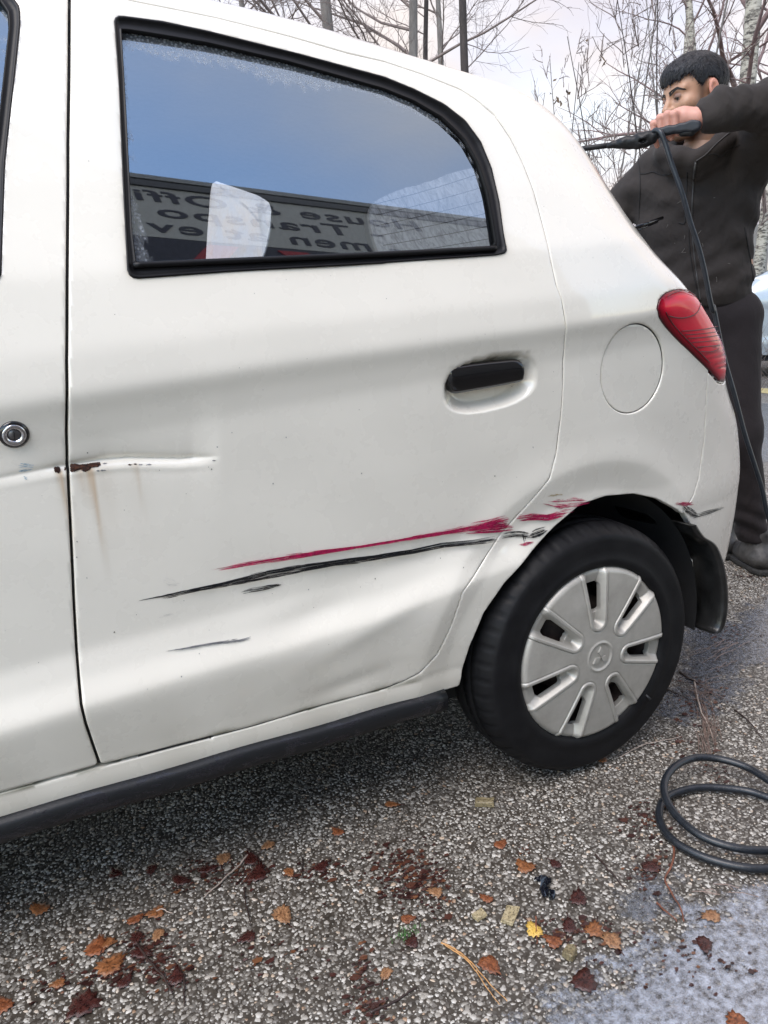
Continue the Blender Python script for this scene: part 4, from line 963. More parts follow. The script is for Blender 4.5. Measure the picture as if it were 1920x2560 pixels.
mb=MB(); mb.box((1.6,-.05,6.15),(3.22,.045,.065)); mb.build('sign_frame',simple('sign_frame_grey',(.06,.062,.066),.4),SG,False)
def text(s_,x0,x1,z,h,mat,bold=.014):
    """lettering from x0 (start) to x1 (end), reading towards -x"""
    cu=bpy.data.curves.new('lettering','FONT'); cu.body=s_; cu.size=1; cu.extrude=.01; cu.offset=bold; cu.space_character=1.12
    o=bpy.data.objects.new('lettering_curve',cu); COL.objects.link(o); dg=bpy.context.evaluated_depsgraph_get(); me=bpy.data.meshes.new_from_object(o.evaluated_get(dg)); bpy.data.objects.remove(o)
    n=len(me.vertices); a=np.zeros(n*3,np.float32); me.vertices.foreach_get('co',a); a=a.reshape(-1,3); X0,X1=a[:,0].min(),a[:,0].max()
    b=np.stack([x0-(a[:,0]-X0)/(X1-X0)*(x0-x1),-.026+a[:,2]*.3,z+a[:,1]*h/.72],-1); me.vertices.foreach_set('co',b.astype(np.float32).ravel()); me.update(); me.materials.append(mat)
    t=bpy.data.objects.new('lettering',me); COL.objects.link(t); t.parent=SG; t['kind']='stuff'; return t
text('House & Offi',2.95,-.12,5.76,.25,navy); text('- Transpo',2.35,.02,5.44,.25,navy); text('- men at ev',2.45,-.12,5.12,.25,navy)
for (a,b,w) in ((.35,-.15,.28),(1.0,1.5,.30),(2.0,1.5,.30),(2.0,2.5,.30),(3.0,2.5,.30)):
    mb=MB(); q=[(a,-.030,4.95),(a+w,-.030,4.95),(b+w,-.030,4.15),(b,-.030,4.15)]; mb.add(q+[(x,y+.012,z) for x,y,z in q],[(0,1,2,3),(4,5,6,7),(0,1,5,4),(1,2,6,5),(2,3,7,6),(3,0,4,7)]); mb.build('red_stripe',red,SG,False)
# ---------------------------------------------------------------- fence, parked car, trees beyond
def ground_at(px,dist):
    d=rays([(px,750)])[0]; h=np.hypot(d[0],d[1]); return np.array([CAM[0]+d[0]/h*dist,CAM[1]+d[1]/h*dist,0])
FA=ground_at(1760,14.5);FB=ground_at(2500,14.0); fd=FB-FA; fl_=np.linalg.norm(fd); fu=fd/fl_; faz=math.atan2(fu[1],fu[0])
FN=empty('board_fence',tuple(FA),faz); FN.scale=(1,1,1.2); tag(FN,'weathered grey vertical board fence behind the parked silver car','fence')
wood=NT('weathered_grey_boards'); c=wood.coord(); oi=wood.new('ShaderNodeObjectInfo')
wood.setv(Base_Color=wood.mix(wood.noise(wood.mapping(c,(14,14,1.2)),3,5,.65),(.14,.135,.125),(.30,.29,.27)),Roughness=.85); wood=wood.m
mb=MB(); mb.box((0,0,.88),(.066,.011,.86)); bv,bf=mb.v,mb.f; me=bpy.data.meshes.new('board'); me.from_pydata(bv,[],bf); me.materials.append(wood)
nb=int(fl_/.145); rs=np.random.RandomState(4)
for i in range(nb):
    o=bpy.data.objects.new('board',me); COL.objects.link(o); o.parent=FN; o.location=(i*.145,rs.randn()*.004,rs.randn()*.012); o.rotation_euler=(0,rs.randn()*.004,0)
for z in (.35,1.5):
    mb=MB(); mb.box((fl_/2,.035,z),(fl_/2,.02,.04)); mb.build('rail',wood,FN,False)
for i in range(0,nb,16):
    mb=MB(); mb.box((i*.145,.09,.95),(.05,.05,.97)); mb.build('post',wood,FN,False)
# far car on the right, only a slice of it in view
def far_car():
    c0=at_z((1893,945),0); rz=R(-50)
    ux=np.array([math.cos(rz),math.sin(rz)]); base=c0[:2]+ux*2.05
    T=empty('parked_car',(base[0],base[1],0),rz); tag(T,'pale silver parked car at the right edge behind the man','car')
    silv=simple('pale_silver_paint',(.42,.47,.50),.3,metal=.3,coat=1); dark=glass('far_car_glass',2.4,(.25,.3,.33)); 
    stp=8; iu=np.unique(np.concatenate([np.arange(0,len(GU),stp),[len(GU)-1]])); iv=np.unique(np.concatenate([np.arange(0,len(GV),stp),[len(GV)-1]]))
    Pq=POS[np.ix_(iu,iv)]; hole=np.minimum.reduce([D_wo,D_fw,D_rw,D_ws])[np.ix_(iu,iv)]; ar=np.minimum(D_ar,D_arf)[np.ix_(iu,iv)]; low=D_low[np.ix_(iu,iv)]
    for nm,D,m in (('body_shell',np.maximum.reduce([-hole,-ar,low]),silv),('window_glass',hole,dark),('inner_panel',np.maximum(ar*0+1,-9),M['dark'])):
        if nm=='inner_panel': continue
        V,F,E=clip_grid(D,Pq)
        for s in (0,1):
            W_=V.copy(); 
            if s: W_[:,1]=1.66-W_[:,1]
            Fq=[f[::-1] for f in F] if s else F
            me=bpy.data.meshes.new(nm); me.from_pydata(W_.tolist(),[],[list(map(int,f)) for f in Fq]); me.polygons.foreach_set('use_smooth',[True]*len(me.polygons)); me.materials.append(m)
            o=bpy.data.objects.new(nm,me); COL.objects.link(o); o.parent=T
    mb=MB(); mb.box((-1.3,.83,.30),(1.7,.74,.10)); mb.box((-1.2,.83,.62),(1.6,.70,.25)); o=mb.build('underbody',M['dark'],None,False); o.parent=T
    for (x,y,r_) in ((0,0,0),(-2.45,0,0),(0,1.66,math.pi),(-2.45,1.66,math.pi)):
        w=copy_tree(w0); w.parent=T; w.matrix_parent_inverse=Matrix.Identity(4); w.location=(x,y,0); w.rotation_euler=(0,0,r_)
far_car()
# ---- bare winter trees
def bark(name,a,b,scale=18,white=False):
    n=NT(name); c=n.coord(); 
    if white:
        f=n.noise(n.mapping(c,(5,5,14)),2.2,5,.7); k=n.ramp(f,[(.38,(.045,.04,.035)),(.46,(.20,.18,.15)),(.52,b),(.8,a)])
        n.setv(Base_Color=k,Roughness=.8)
    else: n.setv(Base_Color=n.ramp(n.noise(n.mapping(c,(1,1,.25)),scale,5,.7),[(.3,a),(.7,b)]),Roughness=.9)
    n.bump(n.noise(n.mapping(c,(1,1,.3)),scale*2,4,.6),.5,.01); return n.m
BK=bark('grey_bark',(.10,.088,.08),(.22,.20,.18)); BD_=bark('dark_bark',(.030,.024,.022),(.065,.052,.046)); BW=bark('birch_bark',(.62,.58,.50),(.42,.39,.32),white=True); TW=bark('twig_bark',(.13,.10,.09),(.24,.19,.17)); TWp=bark('reddish_twig_bark',(.14,.09,.085),(.26,.18,.17))
class Br:
    def __init__(s): s.v=[];s.f=[]
    def tube(s,P,r0,r1,n=3):
        m=len(P); b=len(s.v)
        for i,p in enumerate(P):
            t=P[min(i+1,m-1)]-P[max(i-1,0)]; l=math.sqrt(t@t)+1e-9; t=t/l; a=np.array([t[1],-t[0],0.]) if abs(t[2])<.95 else np.array([1.,0,0]); a=a-t*(a@t); a/=math.sqrt(a@a)+1e-9; q=np.array([t[1]*a[2]-t[2]*a[1],t[2]*a[0]-t[0]*a[2],t[0]*a[1]-t[1]*a[0]]); r=r0+(r1-r0)*i/(m-1)
            for k in range(n):
                an=2*math.pi*k/n; s.v.append(tuple(p+(a*math.cos(an)+q*math.sin(an))*r))
        for i in range(m-1):
            for k in range(n): s.f.append((b+i*n+k,b+i*n+(k+1)%n,b+(i+1)*n+(k+1)%n,b+(i+1)*n+k))
    def mesh(s,name,mat):
        me=bpy.data.meshes.new(name); me.from_pydata(s.v,[],s.f); me.polygons.foreach_set('use_smooth',[True]*len(me.polygons)); me.materials.append(mat); return me
def grow(rs,p,d,L,m,droop,wig):
    P=[p.copy()]; d=d.copy()
    for i in range(m):
        d=d+rs.randn(3)*wig+np.array([0,0,droop]); d/=np.linalg.norm(d); p=p+d*L/m; P.append(p.copy())
    return P
def make_tree(seed,H,r0,nbr,ntw,nfine,blen,el,droop,bark_m,twig_m,lo=.22,lean=.02,forks=0):
    rs=np.random.RandomState(seed); T=Br(); B_=Br(); m=14
    P=[np.zeros(3)]; d=np.array([rs.randn()*lean,rs.randn()*lean,1.])
    for i in range(m): d=d+rs.randn(3)*.022; d/=np.linalg.norm(d); P.append(P[-1]+d*H/m)
    P=np.array(P); T.tube([*P],r0,r0*.22,10)
    for b in range(nbr):
        t=lo+(1-lo)*(b+rs.rand())/nbr; i=min(int(t*m),m-1); q=P[i]+(P[i+1]-P[i])*(t*m-i); az=rs.rand()*2*math.pi; e=R(rs.uniform(*el))
        dd=np.array([math.cos(az)*math.cos(e),math.sin(az)*math.cos(e),math.sin(e)]); L=blen*(1.15-t*.75)*rs.uniform(.6,1.2); rb=r0*(1-t*.75)*rs.uniform(.25,.42)
        Q=grow(rs,q,dd,L,7,droop,.10); B_.tube(Q,rb,rb*.25,5)
        for k in range(ntw):
            s=rs.uniform(.2,1); j=min(int(s*7),6); q2=Q[j]+(Q[j+1]-Q[j])*(s*7-j); d2=(Q[j+1]-Q[j]); d2/=np.linalg.norm(d2); d2=d2+rs.randn(3)*.6; d2[2]+=.15; d2/=np.linalg.norm(d2); L2=L*.42*rs.uniform(.5,1.2)*(1.1-s*.4); r2=rb*.30*(1.1-s*.5)
            Q2=grow(rs,q2,d2,L2,5,droop*1.2,.13); B_.tube(Q2,max(r2,.0035),.0018,4)
            for f in range(nfine):
                s3=rs.uniform(.1,1); j=min(int(s3*5),4); q3=Q2[j]+(Q2[j+1]-Q2[j])*(s3*5-j); d3=(Q2[j+1]-Q2[j]); d3/=np.linalg.norm(d3); d3=d3+rs.randn(3)*.55; d3/=np.linalg.norm(d3)
                B_.tube(grow(rs,q3,d3,L2*.5*rs.uniform(.4,1.2),3,droop*2-.03,.14),.0018,.0010,3)
    return T.mesh('trunk',bark_m),B_.mesh('branches',twig_m)
kinds={
 'grey':make_tree(1,8.5,.085,28,11,8,2.6,(20,60),.02,BK,TW),
 'grey2':make_tree(2,8.0,.070,30,11,8,2.3,(15,55),-.01,BK,TW),
 'dark':make_tree(3,9.0,.052,15,6,5,1.5,(5,45),-.01,BD_,TW,lo=.45,lean=.0),
 'birch':make_tree(4,9.0,.095,30,8,6,2.1,(25,65),-.05,BW,TWp,lo=.2,lean=.015),
 'birch2':make_tree(5,8.6,.058,24,8,6,1.7,(30,65),-.05,BW,TWp,lo=.2),
 'sap':make_tree(6,3.1,.011,12,4,3,1.0,(50,78),.04,BK,TW,lo=.08,lean=.05),
 'sap2':make_tree(7,2.7,.010,12,4,3,.9,(50,78),.03,BD_,TW,lo=.05,lean=.07),
}
def plant(kind,px,dist,rz,sc,label,cat,group,name):
    tm,bm=kinds[kind]; g0=ground_at(px,dist); T=empty(name,tuple(g0),rz); T.scale=(sc,sc,sc); tag(T,label,cat,group)
    for nm,me in (('trunk',tm),('branches',bm)):
        o=bpy.data.objects.new(nm,me); COL.objects.link(o); o.parent=T
G1='bare trees beyond the fence'
for a in (('grey',868,9.0,.3,1,'grey bare tree above the car roof, leftmost of the trunks','tree'),
          ('grey2',1022,9.2,2.1,1,'grey bare tree above the car roof, middle one with a thin second stem beside it','tree'),
          ('dark',1048,10.4,1.0,.9,'thin dark stem close beside the middle grey trunk above the roof','tree'),
          ('dark',1203,8.2,4.0,1.0,'slim dark straight trunk standing alone left of the open sky','tree'),
          ('birch',1824,8.6,.9,1,'pale birch with peeling mottled bark directly behind the man\'s head','birch'),
          ('birch2',1768,9.6,3.3,1,'slimmer birch just left of the mottled one behind the man','birch'),
          ('birch2',1990,9.2,5.0,1,'birch at the right edge whose branches cross the top corner','birch'),
          ('grey2',700,12.0,.5,1,'distant bare tree at the far left of the wood','tree'),
          ('grey',1130,12.6,4.4,.9,'distant bare tree between the grey trunks and the slim dark one','tree'),
          ('birch',1880,12.6,2.6,.95,'distant birch beyond the fence at upper right','birch'),
          ('birch2',1700,12.0,1.6,.9,'distant thin birch just left of the man','birch')):
    plant(a[0],a[1],a[2],a[3],a[4],a[5],a[6],G1,'birch_tree' if 'birch' in a[0] else 'bare_tree')
rs=np.random.RandomState(9)
for i in range(11):
    px=rs.uniform(1380,1700); plant('sap' if i%2 else 'sap2',px,rs.uniform(5.6,7.8),rs.rand()*6,rs.uniform(.8,1.15)*(1.15 if px>1500 else .95),'thin leafless sapling in the thicket between the car and the man','sapling','saplings in the thicket left of the man','sapling')
# last brown leaves on the saplings
mb=MB()
for (x,y) in ((1468,100),(1506,150),(1512,160),(1500,148),(1385,245),(1392,252),(1387,205),(1395,240),(1420,235),(1378,232),(1565,153),(1403,262)):
    for _ in range(2):
        d=rays([(x+rs.randn()*3,y+rs.randn()*4)])[0]; p=CAM+d*6.8/np.hypot(d[0],d[1]); a=rs.randn(3)*.012; b=rs.randn(3)*.008; mb.add([p-a,p+b,p+a,p-b],[(0,1,2,3)])
tag(mb.build('last_leaves',simple('dead_brown_leaf',(.11,.07,.04),.8),None,False),kind='stuff')
# undergrowth at the foot of the fence
mb=Br()
for i in range(500):
    g0=ground_at(rs.uniform(700,2100),rs.uniform(9.2,10.6)); P=grow(rs,g0,np.array([rs.randn()*.35,rs.randn()*.35,1.]),rs.uniform(.2,1.0),3,-.06,.15); mb.tube(P,.003,.0012,3)
o=bpy.data.objects.new('undergrowth',mb.mesh('undergrowth',TW)); COL.objects.link(o); tag(o,kind='stuff')
# ---------------------------------------------------------------- the man with the pressure washer
ER=np.array([.66,-.75]);ER=ER/np.linalg.norm(ER); ED=np.array([-ER[1],ER[0]]); G0=np.array([1.383,.675])
def J(px,py,d=0.0):
    r=rays([(px,py)])[0]; t=((G0+ED*d-CAM[:2])@ED)/(r[:2]@ED); p=CAM+r*t; return np.array([(p[:2]-G0)@ER,d,p[2]])
def toW(P):
    P=np.asarray(P,float); return np.concatenate([G0+P[...,0:1]*ER+P[...,1:2]*ED,P[...,2:3]],-1)
def toL(P):
    P=np.asarray(P,float); q=P[...,:2]-G0; return np.stack([q@ER,q@ED,P[...,2]],-1)
def cone(X,a,b,ra,rb):
    a=np.asarray(a,float);b=np.asarray(b,float); e=b-a; w=X-a; t=np.clip((w@e)/(e@e),0,1); return np.sqrt(((w-t[...,None]*e)**2).sum(-1))-(ra+(rb-ra)*t)
def ell(X,c,r,Rm=None):
    w=X-np.asarray(c,float)
    if Rm is not None: w=w@Rm
    r=np.asarray(r,float); k0=np.sqrt(((w/r)**2).sum(-1)); k1=np.sqrt(((w/(r*r))**2).sum(-1)); return k0*(k0-1)/np.maximum(k1,1e-9)
def smin(a,b,k):
    h=np.maximum(k-np.abs(a-b),0)/k; return np.minimum(a,b)-h*h*k*.25
def chain(X,pts,rad,k=.02):
    d=None
    for i in range(len(pts)-1):
        c=cone(X,pts[i],pts[i+1],rad[i],rad[i+1]); d=c if d is None else smin(d,c,k)
    return d
def surfnet(fn,lo,hi,h):
    lo=np.asarray(lo,float); n=np.ceil((np.asarray(hi)-lo)/h).astype(int)+1
    ax=[lo[i]+np.arange(n[i])*h for i in range(3)]
    X=np.stack(np.meshgrid(*ax,indexing='ij'),-1); D=fn(X.reshape(-1,3)).reshape(n)
    s=D<0; c=np.zeros(n-1,int)
    for i in(0,1):
        for j in(0,1):
            for k in(0,1): c+=s[i:n[0]-1+i,j:n[1]-1+j,k:n[2]-1+k]
    act=(c>0)&(c<8); I=np.argwhere(act); idx=np.full(act.shape,-1); idx[act]=np.arange(len(I))
    acc=np.zeros((len(I),3)); cnt=np.zeros(len(I)); cor=[(i,j,k) for i in(0,1) for j in(0,1) for k in(0,1)]
    for a in cor:
        for ax_ in range(3):
            if a[ax_]: continue
            b=list(a); b[ax_]=1; A=I+a; B_=I+b; da=D[tuple(A.T)];db=D[tuple(B_.T)]; m=(da<0)!=(db<0); t=np.where(m,da/np.where(m,da-db,1),0)
            p=A+(B_-A)*t[:,None]; acc[m]+=p[m]; cnt[m]+=1
    V=lo+acc/cnt[:,None]*h; F=[]
    for ax_ in range(3):
        u,v=[(1,2),(2,0),(0,1)][ax_]
        sl0=[slice(None)]*3;sl1=[slice(None)]*3; sl0[ax_]=slice(0,-1);sl1[ax_]=slice(1,None); m=s[tuple(sl0)]!=s[tuple(sl1)]; q=np.argwhere(m)
        q=q[(q[:,u]>0)&(q[:,v]>0)&(q[:,u]<n[u]-1)&(q[:,v]<n[v]-1)]
        eu=np.zeros(3,int);eu[u]=1;ev=np.zeros(3,int);ev[v]=1
        a=idx[tuple((q-eu-ev).T)];b=idx[tuple((q-ev).T)];c_=idx[tuple(q.T)];d=idx[tuple((q-eu).T)]
        f=np.stack([a,b,c_,d],-1); fl=~s[tuple(q.T)]; f[fl]=f[fl][:,::-1]; F.append(f)
    return V,np.concatenate(F).tolist()
def lowfreq(P,sc,seed):
    rs=np.random.RandomState(seed); o=np.zeros(len(P))
    for i in range(7):
        k=rs.randn(3)*sc*(1.0+.35*i); o+=np.sin(P@k+rs.rand()*6.28)/(1+.35*i)
    return o/4
MAN=empty('person',(float(G0[0]),float(G0[1]),0)); tag(MAN,'man in dark hoodie and trousers rinsing the hatch with a lance held at eye level','person')
def pers(name,V,F,mat,parent=None,world=False):
    W_=V if world else toW(V); W_=W_-np.array([G0[0],G0[1],0]); me=bpy.data.meshes.new(name); me.from_pydata(W_.tolist(),[],[list(map(int,f)) for f in F]); me.update(); me.polygons.foreach_set('use_smooth',[True]*len(me.polygons)); me.materials.append(mat)
    o=bpy.data.objects.new(name,me); COL.objects.link(o); o.parent=parent or MAN; return o
# joints
shL=J(1868,395,.03); elL=J(1962,258,-.16); wrL=J(1741,296,-.30)
shR=J(1642,432,.05); elR=J(1508,560,.10); wrR=J(1400,520,-.02)
gL=toL(at_z((1886,1424),0)); gR=toL(at_z((1800,1385),0)); hipL=J(1838,800,.05); knL=J(1846,1090,.00); anL=J(1881,1340,gL[1])
hipR=J(1752,800,.10); knR=J(1762,1090,.16); anR=J(1796,1300,gR[1])
neck=J(1752,372,.03)
# head frame
HC=J(1737,245,-.01); hs=1.04
fwd=np.array([-.80,-.60,-.17]); fwd/=np.linalg.norm(fwd); lat=np.cross([0,0,1],fwd); lat/=np.linalg.norm(lat); upv=np.cross(fwd,lat); roll=.06; lat,upv=lat*math.cos(roll)+upv*math.sin(roll),upv*math.cos(roll)-lat*math.sin(roll); HM=np.stack([fwd,lat,upv],1)
def head_local(X): return (X-HC)@HM/hs
def head_sdf(H):
    """H in head coordinates: forward, left, up (metres)"""
    s=np.abs(H[:,1]); Hs=np.stack([H[:,0],s,H[:,2]],-1)
    d=ell(Hs,(-.008,0,.040),(.098,.076,.082))
    d=smin(d,ell(Hs,(.040,0,-.018),(.052,.060,.085)),.03)
    d=smin(d,cone(Hs,(-.005,.058,-.045),(.060,.020,-.098),.014,.016),.03)
    d=smin(d,ell(Hs,(.068,0,-.098),(.022,.024,.017)),.02)
    d=smin(d,cone(Hs,(.084,.006,.028),(.070,.048,.026),.010,.010),.014)     # brow
    d=smin(d,cone(Hs,(.086,0,.018),(.110,0,-.022),.008,.0115),.012)         # nose
    d=smin(d,ell(Hs,(.097,.010,-.026),(.011,.009,.008)),.008)
    d=smin(d,ell(Hs,(.060,.048,-.018),(.022,.017,.018)),.02)                # cheekbone
    d=-smin(-d,ell(Hs,(.099,.031,.006),(.019,.019,.013)),.010)             # eye socket
    d=smin(d,ell(Hs,(.074,.031,.005),(.0145,.0155,.0125)),.003)             # closed lid volume
    d=smin(d,cone(Hs,(.089,0,-.056),(.080,.020,-.057),.0065,.004),.006)      # lips
    d=smin(d,cone(Hs,(.088,0,-.066),(.080,.017,-.065),.007,.004),.005)
    # ears
    e=ell(Hs,(-.012,.080,.002),(.018,.008,.031)); e=np.maximum(e,-ell(Hs,(-.008,.090,.003),(.010,.008,.019)))
    d=smin(d,e,.006)
    return d
def neck_sdf(X):
    a=HC+HM@np.array([-.030,0,-.05])*hs; return smin(cone(X,a,neck+[0,.02,-.02],.052,.060),ell(X,neck+[0,.03,-.09],(.17,.09,.06)),.05)
def headneck(X):
    return smin(head_sdf(head_local(X))*hs,neck_sdf(X),.02)
hv,hf=surfnet(headneck,HC-[.18,.18,.27],HC+[.18,.18,.17],.0033)
# hands
def pxs(P,d): return [J(x,y,dd) for (x,y),dd in zip(P,d)]
fing=[([(1704,291),(1686,285),(1689,318),(1693,334)],(-.315,-.332,-.328,-.318),.0100),
      ([(1698,290),(1668,286),(1670,322),(1678,345)],(-.315,-.330,-.326,-.316),.0102),
      ([(1692,292),(1650,294),(1653,326),(1661,352)],(-.312,-.325,-.322,-.312),.0098),
      ([(1688,298),(1633,309),(1634,336),(1643,365)],(-.308,-.318,-.316,-.306),.0088)]
thumb=([(1712,300),(1694,318),(1668,340)],(-.27,-.262,-.262))
def hand_sdf(X):
    d=smin(cone(X,J(1741,297,-.300),J(1712,294,-.302),.027,.030),ell(X,J(1694,299,-.302),(.044,.020,.030)),.02)
    for P,dd,r in fing:
        d=smin(d,chain(X,pxs(P,dd),[r*1.25,r*1.1,r,r*.85],.004),.0045)
    d=smin(d,chain(X,pxs(*thumb),[.015,.0115,.0095],.006),.008)
    d=smin(d,cone(X,J(1741,297,-.300),J(1775,284,-.285),.026,.034),.02)
    return d
hc=J(1690,310,-.30)
hv2,hf2=surfnet(hand_sdf,hc-[.13,.07,.10],hc+[.14,.09,.08],.0026)
def hand2(X):
    w=wrR; d=cone(X,w,w+[-.05,-.02,.01],.026,.030); d=smin(d,ell(X,w+[-.085,-.03,.015],(.045,.028,.038)),.02)
    for i in range(4):
        k=w+[-.115+.004*i,-.045,.045-.024*i]; d=smin(d,chain(X,[w+[-.09,-.02,.03-.02*i],k,k+[.012,-.04,-.004],k+[.045,-.045,-.006]],[.012,.0105,.0095,.008],.004),.005)
    d=smin(d,chain(X,[w+[-.06,-.04,.035],w+[-.08,-.065,.045],w+[-.10,-.075,.03]],[.013,.011,.009],.005),.008)
    return d
hv3,hf3=surfnet(hand2,wrR-[.19,.13,.09],wrR+[.03,.06,.10],.004)
# the rest of the body under the clothes
def under(X):
    d=chain(X,[shL,elL,wrL],[.055,.045,.028],.03); d=smin(d,chain(X,[shR,elR,wrR],[.05,.042,.026],.03),.03)
    d=smin(d,ell(X,J(1757,480,.05),(.16,.09,.16)),.05); d=smin(d,ell(X,J(1775,680,.06),(.14,.085,.18)),.05); d=smin(d,cone(X,J(1757,430,.05),neck,.09,.055),.04)
    d=smin(d,chain(X,[hipL,knL,anL],[.07,.05,.04],.04),.04); d=smin(d,chain(X,[hipR,knR,anR],[.07,.05,.04],.04),.04)
    return d
hv4,hf4=surfnet(under,(-.95,-.35,.02),(.35,.42,1.62),.014)
Vall=[];Fall=[];k=0
for v,f in((hv,hf),(hv2,hf2),(hv3,hf3),(hv4,hf4)):
    Vall.append(v); Fall+=[[i+k for i in q] for q in f]; k+=len(v)
Vall=np.concatenate(Vall)
skin=NT('skin'); c=skin.coord(); at=skin.new('ShaderNodeAttribute'); at.attribute_name='stain'
base=skin.ramp(skin.noise(c,35,4,.6),[(.3,(.36,.195,.120)),(.7,(.45,.255,.165))])
skin.setv(Base_Color=skin.mix(at.outputs['Alpha'],base,at.outputs['Color']),Roughness=.48); skin.b.inputs['Subsurface Weight'].default_value=.12; skin.b.inputs['Subsurface Radius'].default_value=(.01,.004,.002); skin.bump(skin.noise(c,500,3,.6),.12,.001); skin=skin.m
H=head_local(Vall); C=np.zeros((len(Vall),4)); C[:,:3]=(.030,.022,.020)
ishead=np.zeros(len(Vall),bool); ishead[:len(hv)]=True
beard=np.clip((-.045-H[:,2]+np.clip(.02-H[:,0],0,.1)*.9)/.025,0,1)*np.clip((H[:,0]+.03)/.03,0,1)*np.clip((H[:,2]+.125)/.02,0,1)*ishead
side=np.exp(-((H[:,0]-.022)/.014)**2)*np.clip((.06-H[:,2])/.03,0,1)*np.clip((H[:,2]+.06)/.03,0,1)*(np.abs(H[:,1])>.045)*ishead
must=np.exp(-((H[:,2]+.044)/.008)**2)*(np.abs(H[:,1])<.03)*(H[:,0]>.06)*ishead
C[:,3]=np.clip(beard*.55+side*.55+must*.5,0,.8)
# pinker cold hand and ear
hnd=np.zeros(len(Vall),bool); hnd[len(hv):len(hv)+len(hv2)+len(hv3)]=True
C[hnd,:3]=(.58,.27,.22); C[hnd,3]=.65
ear=ishead&(np.abs(H[:,1])>.076)&(H[:,0]<.02); C[ear,:3]=(.55,.22,.17); C[ear,3]=.6
sock=ishead&(np.hypot(H[:,0]-.088,np.hypot(np.abs(H[:,1])-.031,H[:,2]-.006))<.016); C[sock,:3]=(.20,.10,.08); C[sock,3]=.35
bo=pers('body',Vall,Fall,skin); a=bo.data.color_attributes.new('stain','FLOAT_COLOR','POINT'); a.data.foreach_set('color',C.astype(np.float32).ravel())
# eyes
for sgn in (1,-1):
    ce=HC+HM@(np.array([.0745,.031*sgn,.0045])*hs); mb=MB(); V=[];F=[]
    def ball(c,r,n=12):
        V=[];F=[]
        for i in range(n+1):
            for j in range(n*2):
                th=math.pi*i/n; ph=math.pi*j/n; V.append(c+r*np.array([math.sin(th)*math.cos(ph),math.sin(th)*math.sin(ph),math.cos(th)]))
        for i in range(n):
            for j in range(n*2): F.append((i*2*n+j,i*2*n+(j+1)%(2*n),(i+1)*2*n+(j+1)%(2*n),(i+1)*2*n+j))
        return np.array(V),F
    V,F=ball(ce+HM@np.array([.0036,0,.0]),.0118*hs); e=pers('eye',V,F,simple('eye_white',(.17,.14,.13),.3))
    V,F=ball(ce+HM@np.array([.0092,.001,-.001]),.0075*hs); pers('iris',V,F,simple('dark_iris',(.010,.007,.006),.12),e)
    # upper lid as a thin hood over the ball
    V=[];F=[];n=10
    for i in range(n):
        u=-1+2*i/(n-1)
        for j,(f_,z_) in enumerate(((.0172,.0008),(.0188,.0048),(.0150,.0115))):
            V.append(ce+HM@(np.array([f_-.007*u*u,.0155*u,z_-.0045*u*u])*hs))
    for i in range(n-1):
        for j in range(2): F.append((i*3+j,i*3+j+1,(i+1)*3+j+1,(i+1)*3+j))
    pers('eyelid',np.array(V),F,simple('eyelid_skin',(.20,.11,.08),.5),e)
    # brow
    V=[];F=[];n=14
    for i in range(n):
        u=i/(n-1); y_=.010+.048*u; z_=.0205+.010*math.sin(min(u*1.3,1)*1.57)-.012*max(0,u-.6)/.4; w=.0062*(1-.6*u); 
        for zz_ in(-w,w):
            p=np.array([.13,y_*sgn,z_+zz_]); 
            for _ in range(26):
                s_=head_sdf(p[None])[0]; p[0]-=max(s_,-.002)*.8
            V.append(HC+HM@((p+[.0012,0,0])*hs))
    for i in range(n-1): F.append((2*i,2*i+1,2*i+3,2*i+2))
    hairm=bpy.data.materials.get('black_hair') or None
    pers('eyebrow',np.array(V),F,simple('eyebrow_hair',(.010,.008,.007),.8))
# hair
hairN=NT('black_hair'); c=hairN.coord(); f=hairN.noise(hairN.mapping(c,(1,1,.25)),260,3,.6)
hairN.setv(Base_Color=hairN.ramp(f,[(.35,(.002,.002,.003)),(.7,(.009,.009,.013))]),Roughness=.38); hairN.b.inputs['Specular IOR Level'].default_value=.35; hairN.bump(f,.9,.004); hairN=hairN.m
def hair_sdf(X):
    H=head_local(X); s=np.abs(H[:,1]); 
    cap=smin(ell(H,(-.012,0,.045),(.104,.084,.088)),ell(H,(.030,0,.072),(.070,.066,.044)),.03)
    st=np.sin(H[:,1]*330+H[:,0]*90)*np.sin(H[:,0]*150+H[:,2]*60)*.0016+np.sin(H[:,1]*140+2)*.0012
    cap=cap+st
    line=np.interp(H[:,0],[-.12,-.075,-.045,-.02,.005,.022,.036,.050,.070,.10],[-.045,-.045,-.012,.034,.038,.018,.030,.066,.056,.048])
    line=line+.0035*np.sin(H[:,1]*260)*(H[:,0]>.04)
    cut=line-H[:,2]; d=np.maximum(cap,cut*.8)
    ear=ell(np.stack([H[:,0],s,H[:,2]],-1),(-.012,.085,.0),(.023,.022,.036)); return -smin(-d,ear,.004)*hs
V,F=surfnet(hair_sdf,HC-[.17,.17,.12],HC+[.17,.17,.17],.0033); pers('hair',V,F,hairN)
rs=np.random.RandomState(2)
V=np.array(V); sel=rs.choice(len(V),2600); mbv=[];mbf=[]
for i in sel:
    p=V[i]; Hh=head_local(p[None])[0]; n_=Hh-np.array([-.012,0,.045]); n_/=np.linalg.norm(n_); t=np.array([.75,-.1,-.55]) if Hh[0]>.0 else np.array([-.3,0,-.9]); t=t-n_*(t@n_)*.85+rs.randn(3)*.22; t/=np.linalg.norm(t); w=np.cross(n_,t)*.0011; L=rs.uniform(.008,.017); q=Hh+n_*.001
    if Hh[2]<.02 : L*=.4
    b=len(mbv); mbv+=[HC+HM@(x*hs) for x in (q-w,q+w,q+t*L+n_*.002)]; mbf.append((b,b+1,b+2))
